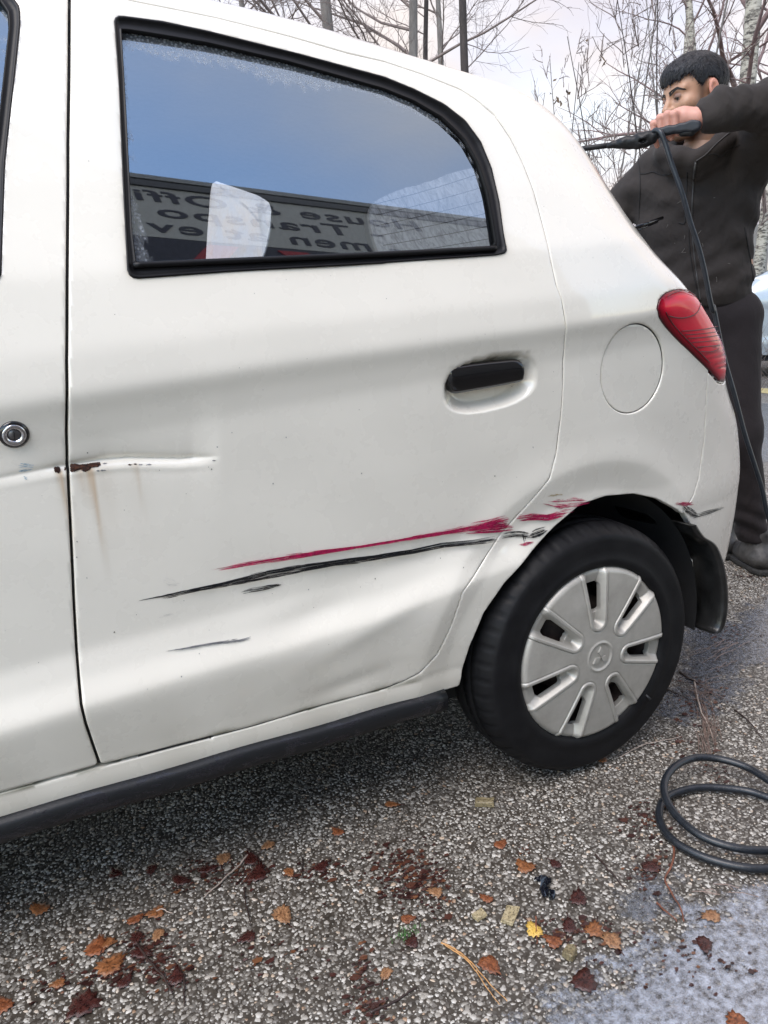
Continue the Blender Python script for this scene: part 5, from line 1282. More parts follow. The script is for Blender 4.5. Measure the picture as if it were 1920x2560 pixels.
o=pers('hair_strands',np.array(mbv),mbf,hairN); o['kind']='stuff'
# jacket
def cloth_mat(name,a,b,rough=.85,sc=9):
    n=NT(name); c=n.coord(); f=n.noise(c,sc,5,.6); g=n.noise(c,3,4,.6); n.setv(Base_Color=n.mix(g,a,b),Roughness=rough); n.b.inputs['Sheen Weight'].default_value=.04; n.b.inputs['Specular IOR Level'].default_value=.15
    bb=n.bump(n.noise(n.mapping(c,(1,1,.55)),sc*1.6,4,.55,dist=.6),.35,.02); b2=n.new('ShaderNodeBump'); b2.inputs['Strength'].default_value=.15; b2.inputs['Distance'].default_value=.001; n.link(n.noise(c,700,2,.5),b2.inputs['Height']); n.link(bb,b2.inputs['Normal']); n.link(b2.outputs[0],n.b.inputs['Normal']); return n.m
JM=cloth_mat('black_brown_softshell',(.024,.020,.0185),(.044,.038,.035)); SM=cloth_mat('dark_olive_sleeve',(.017,.016,.013),(.028,.026,.021)); TM=cloth_mat('dark_brown_trousers',(.016,.013,.014),(.027,.023,.024))
def torso(X):
    d=ell(X,J(1742,500,.05),(.205,.130,.20)); d=smin(d,ell(X,J(1742,650,.05),(.178,.118,.20)),.08)
    d=smin(d,cone(X,J(1790,722,.06),J(1735,722,.06),.120,.120),.05)
    d=smin(d,cone(X,shR+[.02,0,-.01],shL-[.01,0,.02],.068,.078),.07)
    d=smin(d,cone(X,J(1700,420,.04),J(1800,410,.04),.075,.075),.05)
    hem=J(1800,762,.06)[2]; return np.maximum(d,hem-X[:,2])
def sleeves(X):
    a=chain(X,[shL,elL,J(1800,277,-.28),J(1752,297,-.30)],[.088,.075,.050,.036],.05)
    cut=(X-J(1752,297,-.30))@( (lambda v:v/np.linalg.norm(v))(J(1752,297,-.3)-J(1800,277,-.28)) ); a=np.maximum(a,cut-.004)
    cf=chain(X,[J(1770,288,-.29),J(1752,297,-.30)],[.036,.035],.01)
    a=np.minimum(a,np.maximum(cf,cut-.006))
    b=chain(X,[shR,elR,wrR],[.080,.062,.045],.05)
    return a,b
def folds(X):
    f=.007*lowfreq(X,24,5)+.0035*lowfreq(X,60,6)
    # drag lines from the raised arm across the chest
    f=f+.006*np.sin((X[:,0]*.9+X[:,2])*48+3*np.sin(X[:,0]*9))*np.exp(-((X[:,2]-1.28)/.15)**2)*.8+.006*np.sin((X[:,2]-X[:,0]*.8)*60+2*np.sin(X[:,2]*11))*np.exp(-((X[:,2]-1.10)/.10)**2)*.5+.005*np.sin(X[:,0]*95+2*np.sin(X[:,2]*20))*np.exp(-((X[:,2]-1.60)/.10)**2)
    # creases stacked above the hem
    f=f+.004*np.sin(X[:,2]*75+2*np.sin(X[:,0]*14+1))*np.exp(-((X[:,2]-(J(1800,740,0)[2]+.03))/.07)**2)
    return f
def hood(X):
    P=[(1640,392,.02),(1662,385,-.06),(1700,392,-.10),(1742,402,-.115),(1772,385,-.105),(1812,352,-.07),(1842,325,.0),(1825,318,.09),(1760,322,.13),(1690,345,.12),(1648,372,.07),(1640,392,.02)]
    a=chain(X,[J(*p) for p in P],[.026,.030,.030,.028,.030,.034,.034,.036,.04,.036,.03,.026],.02)
    P2=[(1652,402,-.02),(1690,414,-.07),(1745,425,-.085),(1790,400,-.07),(1836,362,-.01)]
    return smin(a,chain(X,[J(*p) for p in P2],[.03,.03,.026,.03,.034],.02),.012)
def jacket(X):
    t=torso(X); a,b=sleeves(X); d=smin(smin(t,a,.035),b,.03); d=d+folds(X)
    h=hood(X)+.002*lowfreq(X,60,8); d=smin(d,h,.008)
    hz=J(1800,764,.06)[2]; band=np.maximum(np.abs(X[:,2]-(hz+.010))-.011,torso(X)-.004); d=np.minimum(d,band)
    neckhole=cone(X,neck+[0,-.03,-.02],HC+HM@np.array([.0,0,-.10]),.058,.075); return -smin(-d,neckhole,.01)
V,F=surfnet(jacket,(-.78,-.42,.90),(.34,.30,1.78),.0072); jk=pers('jacket',V,F,JM)
# trousers and shoes
def trous(X):
    L_=chain(X,[hipL,knL,anL],[.086,.072,.056],.05); R_=chain(X,[hipR,knR,anR],[.105,.080,.060],.05); d=smin(L_,R_,.012); d=smin(d,ell(X,J(1783,780,.07),(.145,.115,.10)),.06)
    zb=anL[2]; w=np.exp(-((X[:,2]-zb-.06)/.07)**2)
    d=d+.003*lowfreq(X,22,9)+.006*np.sin(X[:,2]*95+3*np.sin(X[:,0]*22))*w+.004*np.sin(X[:,2]*30+X[:,0]*30)*np.exp(-((X[:,2]-knL[2])/.12)**2)
    return np.maximum(np.maximum(d,zb-.018-X[:,2]),X[:,2]-1.02)
V,F=surfnet(trous,(-.50,-.20,.02),(.30,.45,1.05),.009); pers('trousers',V,F,TM)
shoeM=simple('scuffed_black_leather_shoe',(.045,.043,.042),.55,noise=.6,scale=30,bump=.25,bscale=90); soleM=simple('shoe_sole',(.022,.021,.020),.8,noise=.4,scale=50); laceM=simple('grey_lace',(.10,.11,.13),.8)
def shoe(ank,toe_dir):
    t=np.array([toe_dir[0],toe_dir[1],0.]);t/=np.linalg.norm(t); s=np.array([-t[1],t[0],0]); g=np.array([ank[0],ank[1],0.])
    def up_(X):
        d=cone(X,g-t*.045+[0,0,.055],g+t*.02+[0,0,.075],.040,.043); d=smin(d,cone(X,g+t*.05+[0,0,.05],g+t*.155+[0,0,.038],.042,.034),.04); d=smin(d,cone(X,g+[0,0,.07],ank+[0,0,.015],.046,.050),.03)
        d=d+.0016*lowfreq(X,90,12); return np.maximum(d,.018-X[:,2])
    def so(X):
        w=X-g; a=w@t;b=w@s; W_=np.interp(a,[-.09,-.05,0,.06,.13,.18,.20],[.02,.036,.036,.044,.046,.034,.01]); d=np.maximum(np.abs(b)-W_,np.maximum(-.088-a,a-.198)); return np.maximum(d,np.abs(X[:,2]-.0125)-.0115)
    lo=np.array([g[0]-.24,g[1]-.24,-.005]); V,F=surfnet(up_,lo,(g[0]+.24,g[1]+.24,.18),.006); o=pers('shoe',V,F,shoeM)
    V,F=surfnet(so,lo,(g[0]+.24,g[1]+.24,.04),.005); pers('sole',V,F,soleM,o)
    mb=MB()
    for i in range(4):
        c_=g+t*(.045+.022*i)+[0,0,.088-.006*i]; W_=.020; mb.tube([toW(c_-s*W_-[0,0,.008])-np.array([*G0,0]),toW(c_+[0,0,.004])-np.array([*G0,0]),toW(c_+s*W_-[0,0,.008])-np.array([*G0,0])],.0032,6)
    me=bpy.data.meshes.new('laces'); me.from_pydata(mb.v,[],mb.f); me.materials.append(laceM); l=bpy.data.objects.new('laces',me); COL.objects.link(l); l.parent=o; l['kind']='stuff'
tdir=toL(np.array([1.0,.2,0])+np.array([G0[0],G0[1],0]))[:2]
tq=toL(at_z((1838,1392),0))-toL(at_z((1925,1452),0)); shoe(np.array([gL[0],gL[1],anL[2]]),tq[:2]); shoe(np.array([gR[0],gR[1],anR[2]]),tq[:2])
# seams, zip and dirt marks laid on the jacket
from mathutils.bvhtree import BVHTree
def bvh_of(o): 
    me=o.data; off=np.array([G0[0],G0[1],0]); vs=[Vector(v.co)+Vector(off) for v in me.vertices]; return BVHTree.FromPolygons(vs,[tuple(p.vertices) for p in me.polygons])
bv_j=bvh_of(jk)
def on(bv,px):
    out=[]
    for p in px:
        d=rays([p])[0]; h=bv.ray_cast(Vector(CAM),Vector(d),10)
        if h[0] is not None: out.append((np.array(h[0]),np.array(h[1]) if Vector(h[1]).dot(Vector(d))<0 else -np.array(h[1])))
    return out
def seam(name,px,r,mat,n=60,lift=.0008,parent=jk):
    P=spline(px,n); hs_=on(bv_j,P)
    if len(hs_)<3: return
    q=np.array([h[0]+h[1]*lift for h in hs_])-np.array([G0[0],G0[1],0]); 
    keep=[0]
    for i in range(1,len(q)):
        if np.linalg.norm(q[i]-q[keep[-1]])<.06: keep.append(i)
    mb=MB(); mb.tube([tuple(q[i]) for i in keep],r,6); me=bpy.data.meshes.new(name); me.from_pydata(mb.v,[],mb.f); me.polygons.foreach_set('use_smooth',[True]*len(me.polygons)); me.materials.append(mat); o=bpy.data.objects.new(name,me); COL.objects.link(o); o.parent=parent
c3=lambda P:S2(P,1380,100,3.072)
sd_=simple('black_seam',(.006,.005,.005),.8); zp=simple('zip_tape',(.035,.032,.030),.5); zm=simple('zip_pull',(.16,.16,.16),.3,metal=.8)
seam('zip',c3([(1102,935),(1092,1010),(1083,1150),(1076,1300),(1076,1420),(1084,1560),(1098,1700),(1118,1850),(1140,2000)]),.0028,zp,90,.0005)
seam('zip_pull',c3([(1104,940),(1096,1000),(1092,1058)]),.0030,zm,12,.004)
seam('seam',c3([(660,905),(672,990),(678,1100),(674,1250),(668,1380)]),.0018,sd_)
seam('seam',c3([(680,1028),(730,1025),(775,1012),(830,1034),(880,1040),(930,1015)]),.0018,sd_)
seam('seam',c3([(1196,884),(1250,876),(1300,900),(1345,850),(1400,820),(1440,808)]),.0018,sd_)
seam('seam',c3([(1040,1018),(1036,1100),(1032,1180),(1026,1300),(1020,1405),(975,1405)]),.0022,sd_)
seam('seam',c3([(1478,1440),(1500,1560),(1525,1700),(1548,1850),(1560,1940)]),.0020,sd_)
seam('seam',c3([(1050,1450),(1058,1600),(1078,1750),(1110,1900),(1125,2000)]),.0015,sd_)
seam('hood_zip',c3([(1108,930),(1180,880),(1260,800),(1340,730),(1410,680)]),.0022,zp,60,.001)
dm=simple('dried_mud_mark',(.11,.10,.09),.9)
for (x,y,dx,dy) in ((880,1440,10,-25),(1020,1600,-25,35),(1000,1635,30,-3),(1120,1490,25,-28),(1160,1590,-8,-30),(960,1255,34,-20),(1265,1860,-3,-40),(1240,1212,12,-3),(940,1560,4,2),(1195,1840,8,3),(1350,1715,18,4),(1015,1530,6,-30)):
    seam('mud_mark',c3([(x,y),(x+dx*.5+2,y+dy*.5),(x+dx,y+dy)]),.0011,dm,8,.0003)
# ---- pressure washer gun and lance
GUN=empty('pressure_washer_lance',tuple(toW(J(1700,322,-.33)))); tag(GUN,'black pressure washer lance and trigger gun held in the man\'s raised hand','pressure washer')
gb=np.array(GUN.location)
def gpart(name,V,F,mat,parent=None):
    me=bpy.data.meshes.new(name); me.from_pydata((np.asarray(V)-gb).tolist(),[],[list(map(int,f)) for f in F]); me.update(); me.polygons.foreach_set('use_smooth',[True]*len(me.polygons)); me.materials.append(mat); o=bpy.data.objects.new(name,me); COL.objects.link(o); o.parent=parent or GUN; return o
gd=-.345
gm=simple('wet_black_gun_plastic',(.008,.008,.009),.45,noise=.5,scale=40,bump=.1,bscale=120,spec=.3); gg=simple('dark_blue_grey_grip',(.012,.014,.019),.42,noise=.3,scale=40,spec=.35)
def rod(X): return chain(X,[J(1240,432,gd+.10),J(1400,388,gd+.05),J(1526,363,gd)],[.0085,.0085,.0085],.01)
mb=MB(); mb.tube([toW(J(1180,455,gd+.12)),toW(J(1300,418,gd+.08)),toW(J(1455,372,gd+.02)),toW(J(1540,361,gd))],.0082,12); gpart('lance_tube',mb.v,mb.f,gm)
def gbody(X):
    d=chain(X,[J(1522,364,gd),J(1560,357,gd),J(1605,350,gd),J(1640,336,gd)],[.009,.0155,.0205,.016],.012)
    d=smin(d,cone(X,J(1580,366,gd),J(1632,352,gd),.009,.010),.01)
    d=d+.0015*np.sin(X[:,0]*210)*np.sin(X[:,2]*160+1); d=np.maximum(d,-ell(X,J(1607,352,gd-.02),(.012,.012,.006))); return d
V,F=surfnet(gbody,J(1580,350,gd)-[.14,.04,.07],J(1580,350,gd)+[.12,.04,.06],.0034); gpart('gun_body',toW(V),F,gm)
def grip(X):
    d=chain(X,[J(1636,334,gd),J(1670,326,gd),J(1700,321,gd),J(1728,316,gd),J(1740,315,gd)],[.014,.0125,.013,.016,.016],.008); return np.maximum(d,np.abs(X[:,1]-gd)-.011)
V,F=surfnet(grip,J(1688,322,gd)-[.10,.03,.06],J(1688,322,gd)+[.11,.03,.05],.003); gpart('grip',toW(V),F,gg)
V,F=surfnet(lambda X:chain(X,[J(1705,334,gd+.004),J(1728,330,gd+.004),J(1738,322,gd+.004)],[.009,.011,.010],.006),J(1720,328,gd)-[.05,.03,.04],J(1720,328,gd)+[.05,.03,.04],.003); gpart('trigger_guard',toW(V),F,gm)
# ---- hose: from the gun down out of the frame and back as a coil on the ground
hp=c3([(772,712),(800,692),(835,712),(868,790),(890,860),(920,955),(1000,1180),(1062,1400),(1122,1580),(1172,1780),(1212,1990),(1236,2080)])+S2([(450,410),(482,570),(520,740),(580,950),(640,1180),(700,1370),(750,1530),(800,1740)],1600,600,2.457)
hd_=np.interp(np.arange(len(hp)),[0,2,6,12,19],[gd-.005,gd-.03,gd-.03,gd+.05,gd+.10])
H1=[toW(J(x,y,d)) for (x,y),d in zip(hp,hd_)]
end=H1[-1]; off1=[end+[.10,-.05,-.25],end+[.22,-.12,-.42]]; off1=[np.array([p[0],p[1],max(p[2],.012)]) for p in off1]
l1=S2([(1760,640),(1720,560),(1659,500)],960,1840,1.728)
c1_=S2([(1850,520),(1740,498),(1659,495),(1560,490),(1450,465),(1350,420),(1260,340),(1215,260),(1215,190),(1260,130),(1340,96),(1440,98),(1560,132),(1659,190),(1760,260),(1830,350),(1850,450),(1790,540),(1659,571),(1560,568),(1450,545),(1350,510),(1260,460),(1205,400),(1188,330),(1215,270),(1290,236),(1400,222),(1560,236),(1659,266),(1800,320)],960,1840,1.728)
cz=np.interp(np.arange(len(c1_)),[0,6,9,13,18,24,30],[.012,.030,.050,.040,.012,.012,.016])
H2=[at_z(p,z) for p,z in zip(c1_,cz)]
st=H2[0]; mid=[(off1[-1]+st)/2*np.array([1,1,0])+np.array([.15,-.1,.012])]
HP=np.array(H1+off1+mid+H2); HP=spline(HP,420)
mb=MB(); mb.tube([tuple(p) for p in HP],.0078,12); hose=mb.build('hose',simple('blue_grey_rubber_hose',(.010,.013,.018),.34,noise=.35,scale=60,bump=.12,bscale=150)); tag(hose,'dark rubber hose hanging from the gun and coiled on the asphalt beside the wheel','hose')
# ---------------------------------------------------------------- litter on the ground
def leaf_mat(name,a,b,wet=.35):
    n=NT(name); c=n.coord('Generated'); f=n.noise(c,3.5,5,.75); sp=n.noise(c,8,5,.75)
    k=n.mix(n.ramp(f,[(.35,0),(.65,1)]),a,b); k=n.mix(n.ramp(sp,[(.50,0),(.60,.85)]),k,tuple(x*.2 for x in a)); n.setv(Base_Color=k,Roughness=wet); n.bump(sp,.4,.003); return n.m
LM={'orange':leaf_mat('orange_leaf',(.12,.035,.014),(.33,.115,.045)),'tan':leaf_mat('tan_leaf',(.19,.085,.038),(.40,.22,.11)),'brown':leaf_mat('brown_leaf',(.17,.062,.022),(.32,.13,.05)),
    'dark':leaf_mat('dark_red_brown_leaf',(.032,.010,.009),(.075,.022,.017),.25),'yellow':leaf_mat('yellow_leaf',(.62,.38,.06),(.70,.48,.14)),'chip':leaf_mat('wet_wood_chip',(.30,.24,.13),(.45,.38,.24)),'stone':leaf_mat('brown_pebble',(.16,.13,.07),(.26,.21,.12)),'black':simple('black_plastic_scrap',(.008,.009,.014),.12)}
def leaf(px,py,size,kind,label,seed,cat='leaf',name='leaf',group='fallen leaves on the asphalt'):
    rs=np.random.RandomState(seed); c0=at_z((px,py),0); L=size*.86; W_=L*rs.uniform(.60,.9); n=22; a0=rs.rand()*6.28
    V=[(0,0,.0045)];mid=[];out=[]
    for i in range(n):
        t=2*math.pi*i/n; r=1+(.14 if i%2 else -.16)*rs.rand()*1.6; x=math.cos(t)*L*.5*r*(1+.18*math.cos(t)); y=math.sin(t)*W_*.5*r*(1-.25*math.cos(t)); out.append((x,y)); mid.append((x*.55,y*.55))
    cv=rs.uniform(.15,.6)*L; tw=rs.randn()*.15
    hz=lambda x,y:.0032+cv*.35*((x/L)**2)*rs.uniform(.8,1.2)+tw*x*y/L+.0010*rs.rand()
    V+= [(x,y,hz(x,y)+.0008) for x,y in mid]+[(x,y,hz(x,y)) for x,y in out]; F=[]
    for i in range(n): j=(i+1)%n; F.append((0,1+i,1+j)); F.append((1+i,1+n+i,1+n+j,1+j))
    o=mesh_obj(name,V,F,LM[kind],None,True); o.location=(c0[0],c0[1],0); o.rotation_euler=(0,0,a0)
    m=o.modifiers.new('thick','SOLIDIFY'); m.thickness=.0007
    mb=MB(); mb.tube([(L*.55,0,.004),(L*.75,L*.05,.004),(L*.95,L*.10,.003)],.0009,4); s=mb.build('stalk',LM['dark']); s.parent=o
    tag(o,label,cat,group); return o
A=lambda x,y:(x/1.728,1960+y/1.728)
B2=lambda x,y:(960+x/1.728,1840+y/1.728)
LV=[
(A(1460,212),.034,'orange','small bright orange leaf alone on clean asphalt below the sill, right of the shadow'),
(A(1160,268),.034,'tan','small tan leaf at the edge of the car shadow, right of the dark clump'),
(A(965,325),.040,'tan','pale orange leaf at the top of the dark leaf clump, beside the pale twig'),
(A(1110,395),.058,'dark','largest dark wine-red leaf in the clump under the pale twig'),
(A(1085,330),.048,'dark','nearly black leaf at the top of the clump under the pale twig'),
(A(780,420),.046,'dark','dark brown leaf left of the clump, below the sill'),
(A(890,372),.044,'dark','dark red leaf between the dark brown one and the pale orange one'),
(A(1220,568),.055,'tan','large tan leaf with ragged edge alone in the middle of the near asphalt'),
(A(582,592),.036,'orange','bright orange leaf left of centre, touching a darker brown one'),
(A(675,560),.040,'brown','brown leaf touching the bright orange leaf on its right'),
(A(685,655),.034,'tan','pale tan leaf just below the orange and brown pair'),
(A(415,715),.050,'orange','large orange-brown leaf on top of the pile at lower left'),
(A(465,690),.032,'brown','small brown leaf tucked behind the pile at lower left'),
(A(475,790),.055,'brown','large mottled brown leaf in the pile at lower left'),
(A(608,735),.044,'dark','dark curled leaf right of the pile at lower left'),
(A(590,668),.036,'dark','dark leaf between the orange leaf and the lower left pile'),
(A(175,545),.044,'brown','dim brown leaf in the shadow at far left'),
(A(15,965),.040,'orange','orange-red leaf cut by the left edge of the picture'),
(A(365,955),.060,'dark','broad dark red leaf lying flat near the bottom left'),
(A(255,868),.026,'brown','tiny reddish brown leaf above the broad dark red one'),
(A(1070,668),.036,'dark','narrow dark leaf below the large tan one'),
(A(762,842),.042,'dark','dark leaf at the end of the stalks right of the lower left pile'),
(A(655,372),.036,'dark','dark leaf just inside the car shadow'),
(A(500,392),.034,'dark','dark leaf furthest left in the car shadow'),
(A(1250,385),.032,'brown','brown leaf right of the wine-red clump'),
(A(1385,365),.040,'dark','dark leaf at the right end of the clump row'),
(A(540,860),.036,'dark','dark leaf fragment under the lower left pile'),
(B2(500,476),.034,'orange','orange leaf alone on the asphalt below the tyre'),
(B2(612,572),.044,'brown','brown leaf above the black plastic scrap'),
(B2(742,560),.030,'dark','narrow red-brown leaf right of the brown one above the scrap'),
(B2(445,710),.032,'orange','orange leaf above the two wood chips'),
(B2(100,797),.030,'orange','orange leaf at the lower end of the mossy dark patch'),
(B2(225,680),.034,'tan','torn tan leaf at the right rim of the mossy dark patch'),
(B2(840,708),.044,'dark','square dark red leaf right of the black scrap'),
(B2(1415,785),.036,'tan','pale pink-tan leaf on the wet sheen below the hose'),
(B2(735,895),.036,'orange','shredded orange leaf left of the torn wet leaves'),
(B2(800,830),.040,'dark','wet dark leaf above the shredded orange one'),
(B2(905,845),.040,'brown','torn brown leaf in the wet group near the sheen'),
(B2(985,885),.042,'tan','tan leaf at the right end of the wet group near the sheen'),
(B2(455,995),.046,'orange','large veined orange leaf crossed by pine needles'),
(B2(865,1070),.050,'dark','wet dark leaf at the bottom beside the sheen'),
(B2(1155,570),.040,'dark','dark rotted leaf below the hose coil'),
(B2(1520,1235),.036,'orange','orange leaf cut by the bottom edge at right'),
(B2(942,108),.032,'brown','rusty brown leaf touching the foot of the tyre'),
(B2(30,300),.038,'brown','dim red-brown leaf in the shadow left of the tyre'),
(B2(1228,310),.026,'orange','small orange leaf inside the hose coil by its left bend'),
(B2(10,1030),.030,'tan','pale leaf at bottom centre beside the dark twig'),
(B2(1385,905),.038,'dark','dark leaf lying in the bright wet sheen'),
(B2(120,900),.032,'dark','dark leaf below the green moss tuft'),
]
for i,((x,y),sz,k,lb) in enumerate(LV): leaf(x,y,sz,k,lb,100+i)
def block(px,py,h,kind,label,cat,name,seed,rz):
    rs=np.random.RandomState(seed); c0=at_z((px,py),0); bm=bmesh.new(); bmesh.ops.create_cube(bm,size=1)
    for v in bm.verts: v.co=Vector((v.co.x*h[0]*2*rs.uniform(.85,1.15),v.co.y*h[1]*2*rs.uniform(.75,1.2),v.co.z*h[2]*2*rs.uniform(.8,1.3)+h[2]))
    bmesh.ops.subdivide_edges(bm,edges=bm.edges[:],cuts=2,use_grid_fill=True)
    for v in bm.verts: v.co+=Vector(rs.randn(3)*h[2]*.10)
    bmesh.ops.bevel(bm,geom=[e for e in bm.edges if e.calc_face_angle(0)>.6],offset=h[2]*.25,segments=1,affect='EDGES')
    me=bpy.data.meshes.new(name); bm.to_mesh(me); bm.free(); me.materials.append(LM[kind]); o=bpy.data.objects.new(name,me); COL.objects.link(o); o.location=(c0[0],c0[1],.001); o.rotation_euler=(0,0,rz); tag(o,label,cat)
x,y=B2(410,785); block(x,y,(.011,.008,.004),'chip','smaller wet wood chip, left of the flat greenish one','wood chip','wood_chip',1,.2)
x,y=B2(545,785); block(x,y,(.020,.011,.004),'chip','larger flat greenish wood chip below the brown leaf','wood chip','wood_chip',2,.7)
x,y=B2(800,950); block(x,y,(.011,.010,.006),'stone','round brown pebble below the shredded orange leaf','pebble','pebble',3,.4)
x,y=B2(435,300); block(x,y,(.018,.008,.006),'brown' if False else 'stone','brown bark fragment on the asphalt under the tyre','bark','bark_fragment',4,-.6)
# crumpled black scrap
rs=np.random.RandomState(8); c=np.array([at_z(B2(*p),.004) for p in ((655,625),(690,622),(705,640),(690,660),(700,685),(725,690),(715,700))]); mb=MB(); P=spline(c,26)
V=[];F=[]
for i,p in enumerate(P):
    for k in range(7):
        a=2*math.pi*k/7; r=.006*(1+.6*rs.rand())*(1.0 if 2<i<23 else .5); V.append(p+[r*math.cos(a)*.9,r*math.sin(a)*.9,.003+r*.8*math.sin(a*2+i)])
for i in range(25):
    for k in range(7): F.append((i*7+k,i*7+(k+1)%7,(i+1)*7+(k+1)%7,(i+1)*7+k))
tag(mesh_obj('plastic_scrap',V,F,LM['black'],None,False),'crumpled shiny black plastic scrap on the asphalt','scrap')
# twigs
def twig(px,r,mat,label,seed,name='twig',cat='twig',n=24,lift=.003):
    rs=np.random.RandomState(seed); P=np.array([at_z(p,lift) for p in px]); P=spline(P,n); P[:,2]+=np.abs(np.cumsum(rs.randn(n))*.0008)*np.sin(np.linspace(0,math.pi,n)); P[:,:2]+=np.cumsum(rs.randn(n,2)*.0005,0)
    mb=MB(); mb.tube([tuple(p) for p in P],[r*(1-.5*i/(n-1)) for i in range(n)],6); tag(mb.build(name,mat),label,cat,'twigs and needles on the asphalt')
tm=simple('red_brown_twig',(.16,.06,.035),.5,noise=.4,scale=60); td=simple('dark_twig',(.030,.018,.016),.4,noise=.4,scale=60); tp=simple('pale_twig',(.34,.28,.24),.6,noise=.3,scale=60); tn=simple('tan_pine_needle',(.46,.25,.10),.45,noise=.3,scale=60)
bb=lambda P:[B2(*p) for p in P]; aa=lambda P:[A(*p) for p in P]
twig(bb([(245,893),(300,915),(360,960),(410,1015),(465,1080),(535,1150)]),.0015,tn,'long tan pine needle crossing the veined orange leaf',1)
twig(bb([(262,900),(330,945),(395,1010),(450,1090),(512,1160)]),.0013,tn,'tan pine needle parallel to the longer one',2)
twig(bb([(912,512),(945,545),(985,590),(1035,655)]),.0024,td,'dark bent twig right of the black scrap',3)
twig(bb([(1205,425),(1245,480),(1238,560),(1213,625),(1245,690),(1275,740),(1290,805)]),.0024,tm,'long reddish wavy twig below the hose coil',4)
twig(bb([(655,780),(658,840),(668,905)]),.0018,tm,'short red twig standing over the yellow leaf fragment',5)
twig(bb([(1175,720),(1215,760),(1262,802)]),.0020,tm,'short dark red twig left of the wavy one\'s end',6)
twig(bb([(-60,1190),(0,1165),(70,1130),(140,1080)]),.0028,td,'dark twig at the bottom edge in the middle',7)
twig(aa([(1082,292),(1020,365),(950,430),(880,490)]),.0020,tp,'pale straight twig across the dark leaf clump',8)
twig(aa([(668,550),(712,548),(757,556)]),.0015,tp,'short pale twig on the brown leaf left of centre',9)
twig(aa([(1308,320),(1302,365),(1300,410)]),.0016,td,'thin dark stalk right of the leaf clump',10)
twig(aa([(590,690),(640,760),(700,830),(745,905)]),.0026,td,'dark crooked stalk leading right from the lower left pile',11)
twig(aa([(800,820),(806,880),(810,950)]),.0018,td,'short dark stalk near the bottom, right of the lower left pile',12)
twig(aa([(1055,450),(1062,520),(1085,610)]),.0018,td,'thin dark stalk hanging below the wine-red leaf',13)
cc=lambda P:S2(P,960,1300,1.728)
twig(cc([(1275,655),(1310,680),(1345,700),(1372,712)]),.0030,td,'glossy black twig on the wet patch right of the tyre',14)
twig(cc([(1340,690),(1352,760),(1370,830),(1405,900),(1418,940)]),.0026,tp,'pale twig in the grass bundle right of the tyre',15)
twig(cc([(1515,820),(1570,870),(1600,910),(1640,960)]),.0022,td,'dark forked twig at the far right above the hose',16)
twig(cc([(1020,1025),(1100,985),(1190,960),(1285,935)]),.0016,tp,'long thin pale straw below the tyre at right',17)
twig(cc([(1220,730),(1290,770),(1350,790)]),.0016,td,'dark stalk left of the grass bundle',18)
# yellow leaf sliver and moss
leaf(*B2(650,848),.040,'yellow','bright yellow leaf sliver beside the short red twig',300)
moss=simple('green_moss',(.05,.14,.03),.7,noise=.5,scale=200)
c0=at_z(B2(95,855),.001); mb=MB(); rs=np.random.RandomState(3)
for i in range(120):
    p=c0+[rs.randn()*.010,rs.randn()*.007,0]; a=rs.rand()*6.28; t=np.array([math.cos(a)*.6,math.sin(a)*.6,.7])*rs.uniform(.003,.008); s=np.array([-math.sin(a),math.cos(a),0])*.0009; mb.add([p-s,p+s,p+t],[(0,1,2)])
tag(mb.build('moss_tuft',moss,None,False),'small bright green moss tuft left of the wood chips','moss')
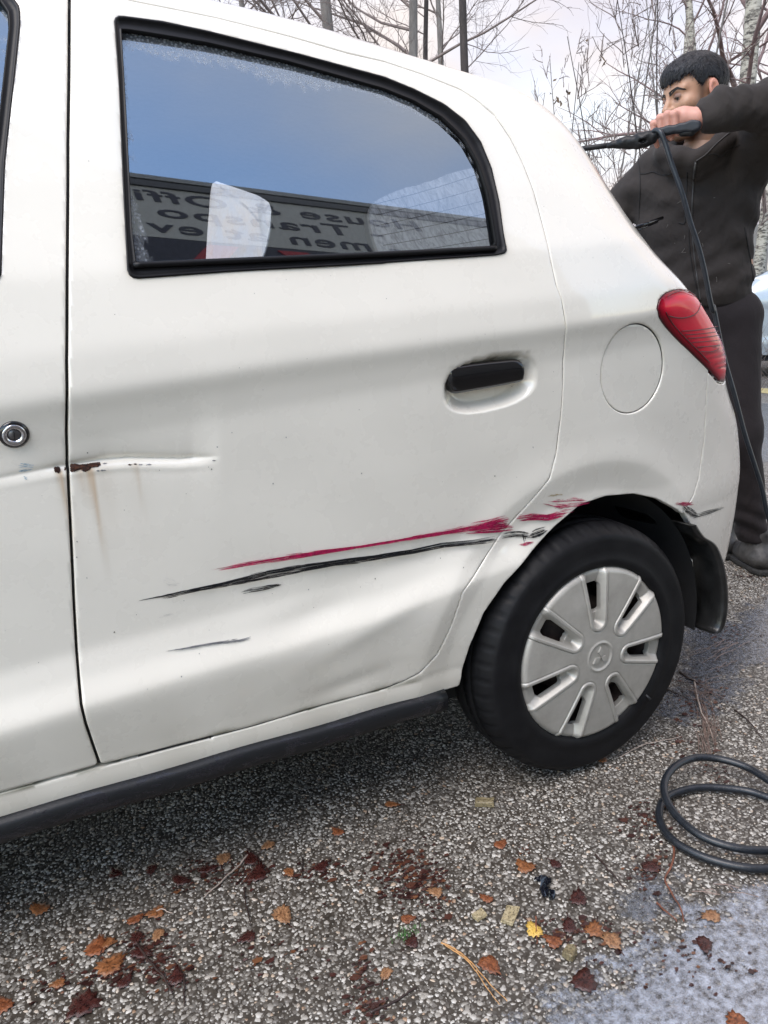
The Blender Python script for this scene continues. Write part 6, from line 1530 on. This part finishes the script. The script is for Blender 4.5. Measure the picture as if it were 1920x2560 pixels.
# rotted leaf mush and grass wisps that nobody could count
mb=MB(); rs=np.random.RandomState(21)
cl=[(A(1060,380),60,30,90),(A(900,380),60,30,50),(A(620,720),80,60,150),(A(480,820),70,40,70),(A(700,820),60,40,60),(A(1380,380),70,25,60),(A(1560,820),25,60,60),(A(1600,960),60,40,70),(B2(120,620),90,60,260),(B2(230,700),40,60,60),(B2(60,540),70,40,80),(B2(860,850),110,35,120),(B2(1150,590),50,60,80),(B2(1130,370),60,50,80),(B2(600,500),25,15,12),(B2(1300,1000),200,80,60),(B2(1450,150),50,40,50),(cc([(1360,780)])[0],70,90,150),(cc([(1500,480)])[0],60,30,50),(cc([(1290,970)])[0],60,25,30),(cc([(1560,230)])[0],50,20,60),(A(800,440),40,20,30),(A(200,850),90,60,40),(A(1250,760),200,80,50)]
for (c_,sx,sy,n) in cl:
    for i in range(n):
        px=c_[0]+rs.randn()*sx*.55; py=c_[1]+rs.randn()*sy*.55; p=at_z((px,py),.0016+.0015*rs.rand()); a=rs.rand()*6.28; r=rs.uniform(.0015,.0065)*(1 if rs.rand()<.85 else 1.8); k=5; pts=[p+[r*rs.uniform(.5,1.1)*math.cos(a+6.283*j/k),r*rs.uniform(.3,.8)*math.sin(a+6.283*j/k),rs.rand()*.0015] for j in range(k)]
        mb.add(pts,[tuple(range(k))])
mush=NT('rotted_leaf_mush'); g_=mush.new('ShaderNodeNewGeometry'); mush.setv(Base_Color=mush.ramp(g_.outputs['Random Per Island'],[(0,(.020,.008,.007)),(.6,(.055,.020,.016)),(.85,(.080,.032,.020)),(1,(.15,.065,.03))]),Roughness=.3)
tag(mb.build('leaf_litter',mush.m,None,False),kind='stuff')
mb=MB()
for (c_,sx,sy,n,dx,dy) in ((cc([(1375,850)])[0],22,70,46,12,55),(cc([(1340,740)])[0],40,25,20,45,15),(B2(1400,620),60,40,6,60,10),(cc([(1420,600)])[0],60,60,20,40,-18)):
    for i in range(n):
        x=c_[0]+rs.randn()*sx*.5;y=c_[1]+rs.randn()*sy*.5; p0=at_z((x,y),.002);p1=at_z((x+dx*rs.uniform(.5,1.3),y+dy*rs.uniform(.5,1.3)),.003+.006*rs.rand()); mb.tube([p0,(p0+p1)/2+[rs.randn()*.004,0,.003],p1],.0008,3)
tag(mb.build('dead_grass_wisps',simple('dead_grass',(.17,.12,.10),.6,noise=.3,scale=60),None,False),kind='stuff')

# dark moulding lines inside the red lamp
rm=simple('lamp_moulding',(.075,.001,.008),.3)
for i,(pl,r_) in enumerate((([(160,462),(220,474),(285,468),(330,445),(352,400)],.0016),([(236,556),(320,552),(400,546),(462,540)],.0013),([(256,578),(340,575),(420,571),(468,568)],.0011),([(276,600),(360,597),(474,590)],.0014),([(300,626),(380,622),(480,618)],.0011),([(330,655),(400,652),(470,648)],.0013),([(352,682),(420,684),(465,668)],.0011),([(150,352),(175,335),(215,322),(262,316),(320,352)],.0013),([(140,440),(190,520),(270,610),(350,690),(410,752)],.0016))):
    P=hit(spline(S2(pl,1600,600,2.457),24)); P=P+skin_normal(P)*.0072; mb=MB(); mb.tube([tuple(p) for p in P],r_*.75,5); o=mb.build('moulding',rm,None); o.parent=lamp; o.matrix_parent_inverse=Matrix.Translation(-Vector(CAR.location)).inverted() if False else Matrix.Identity(4)
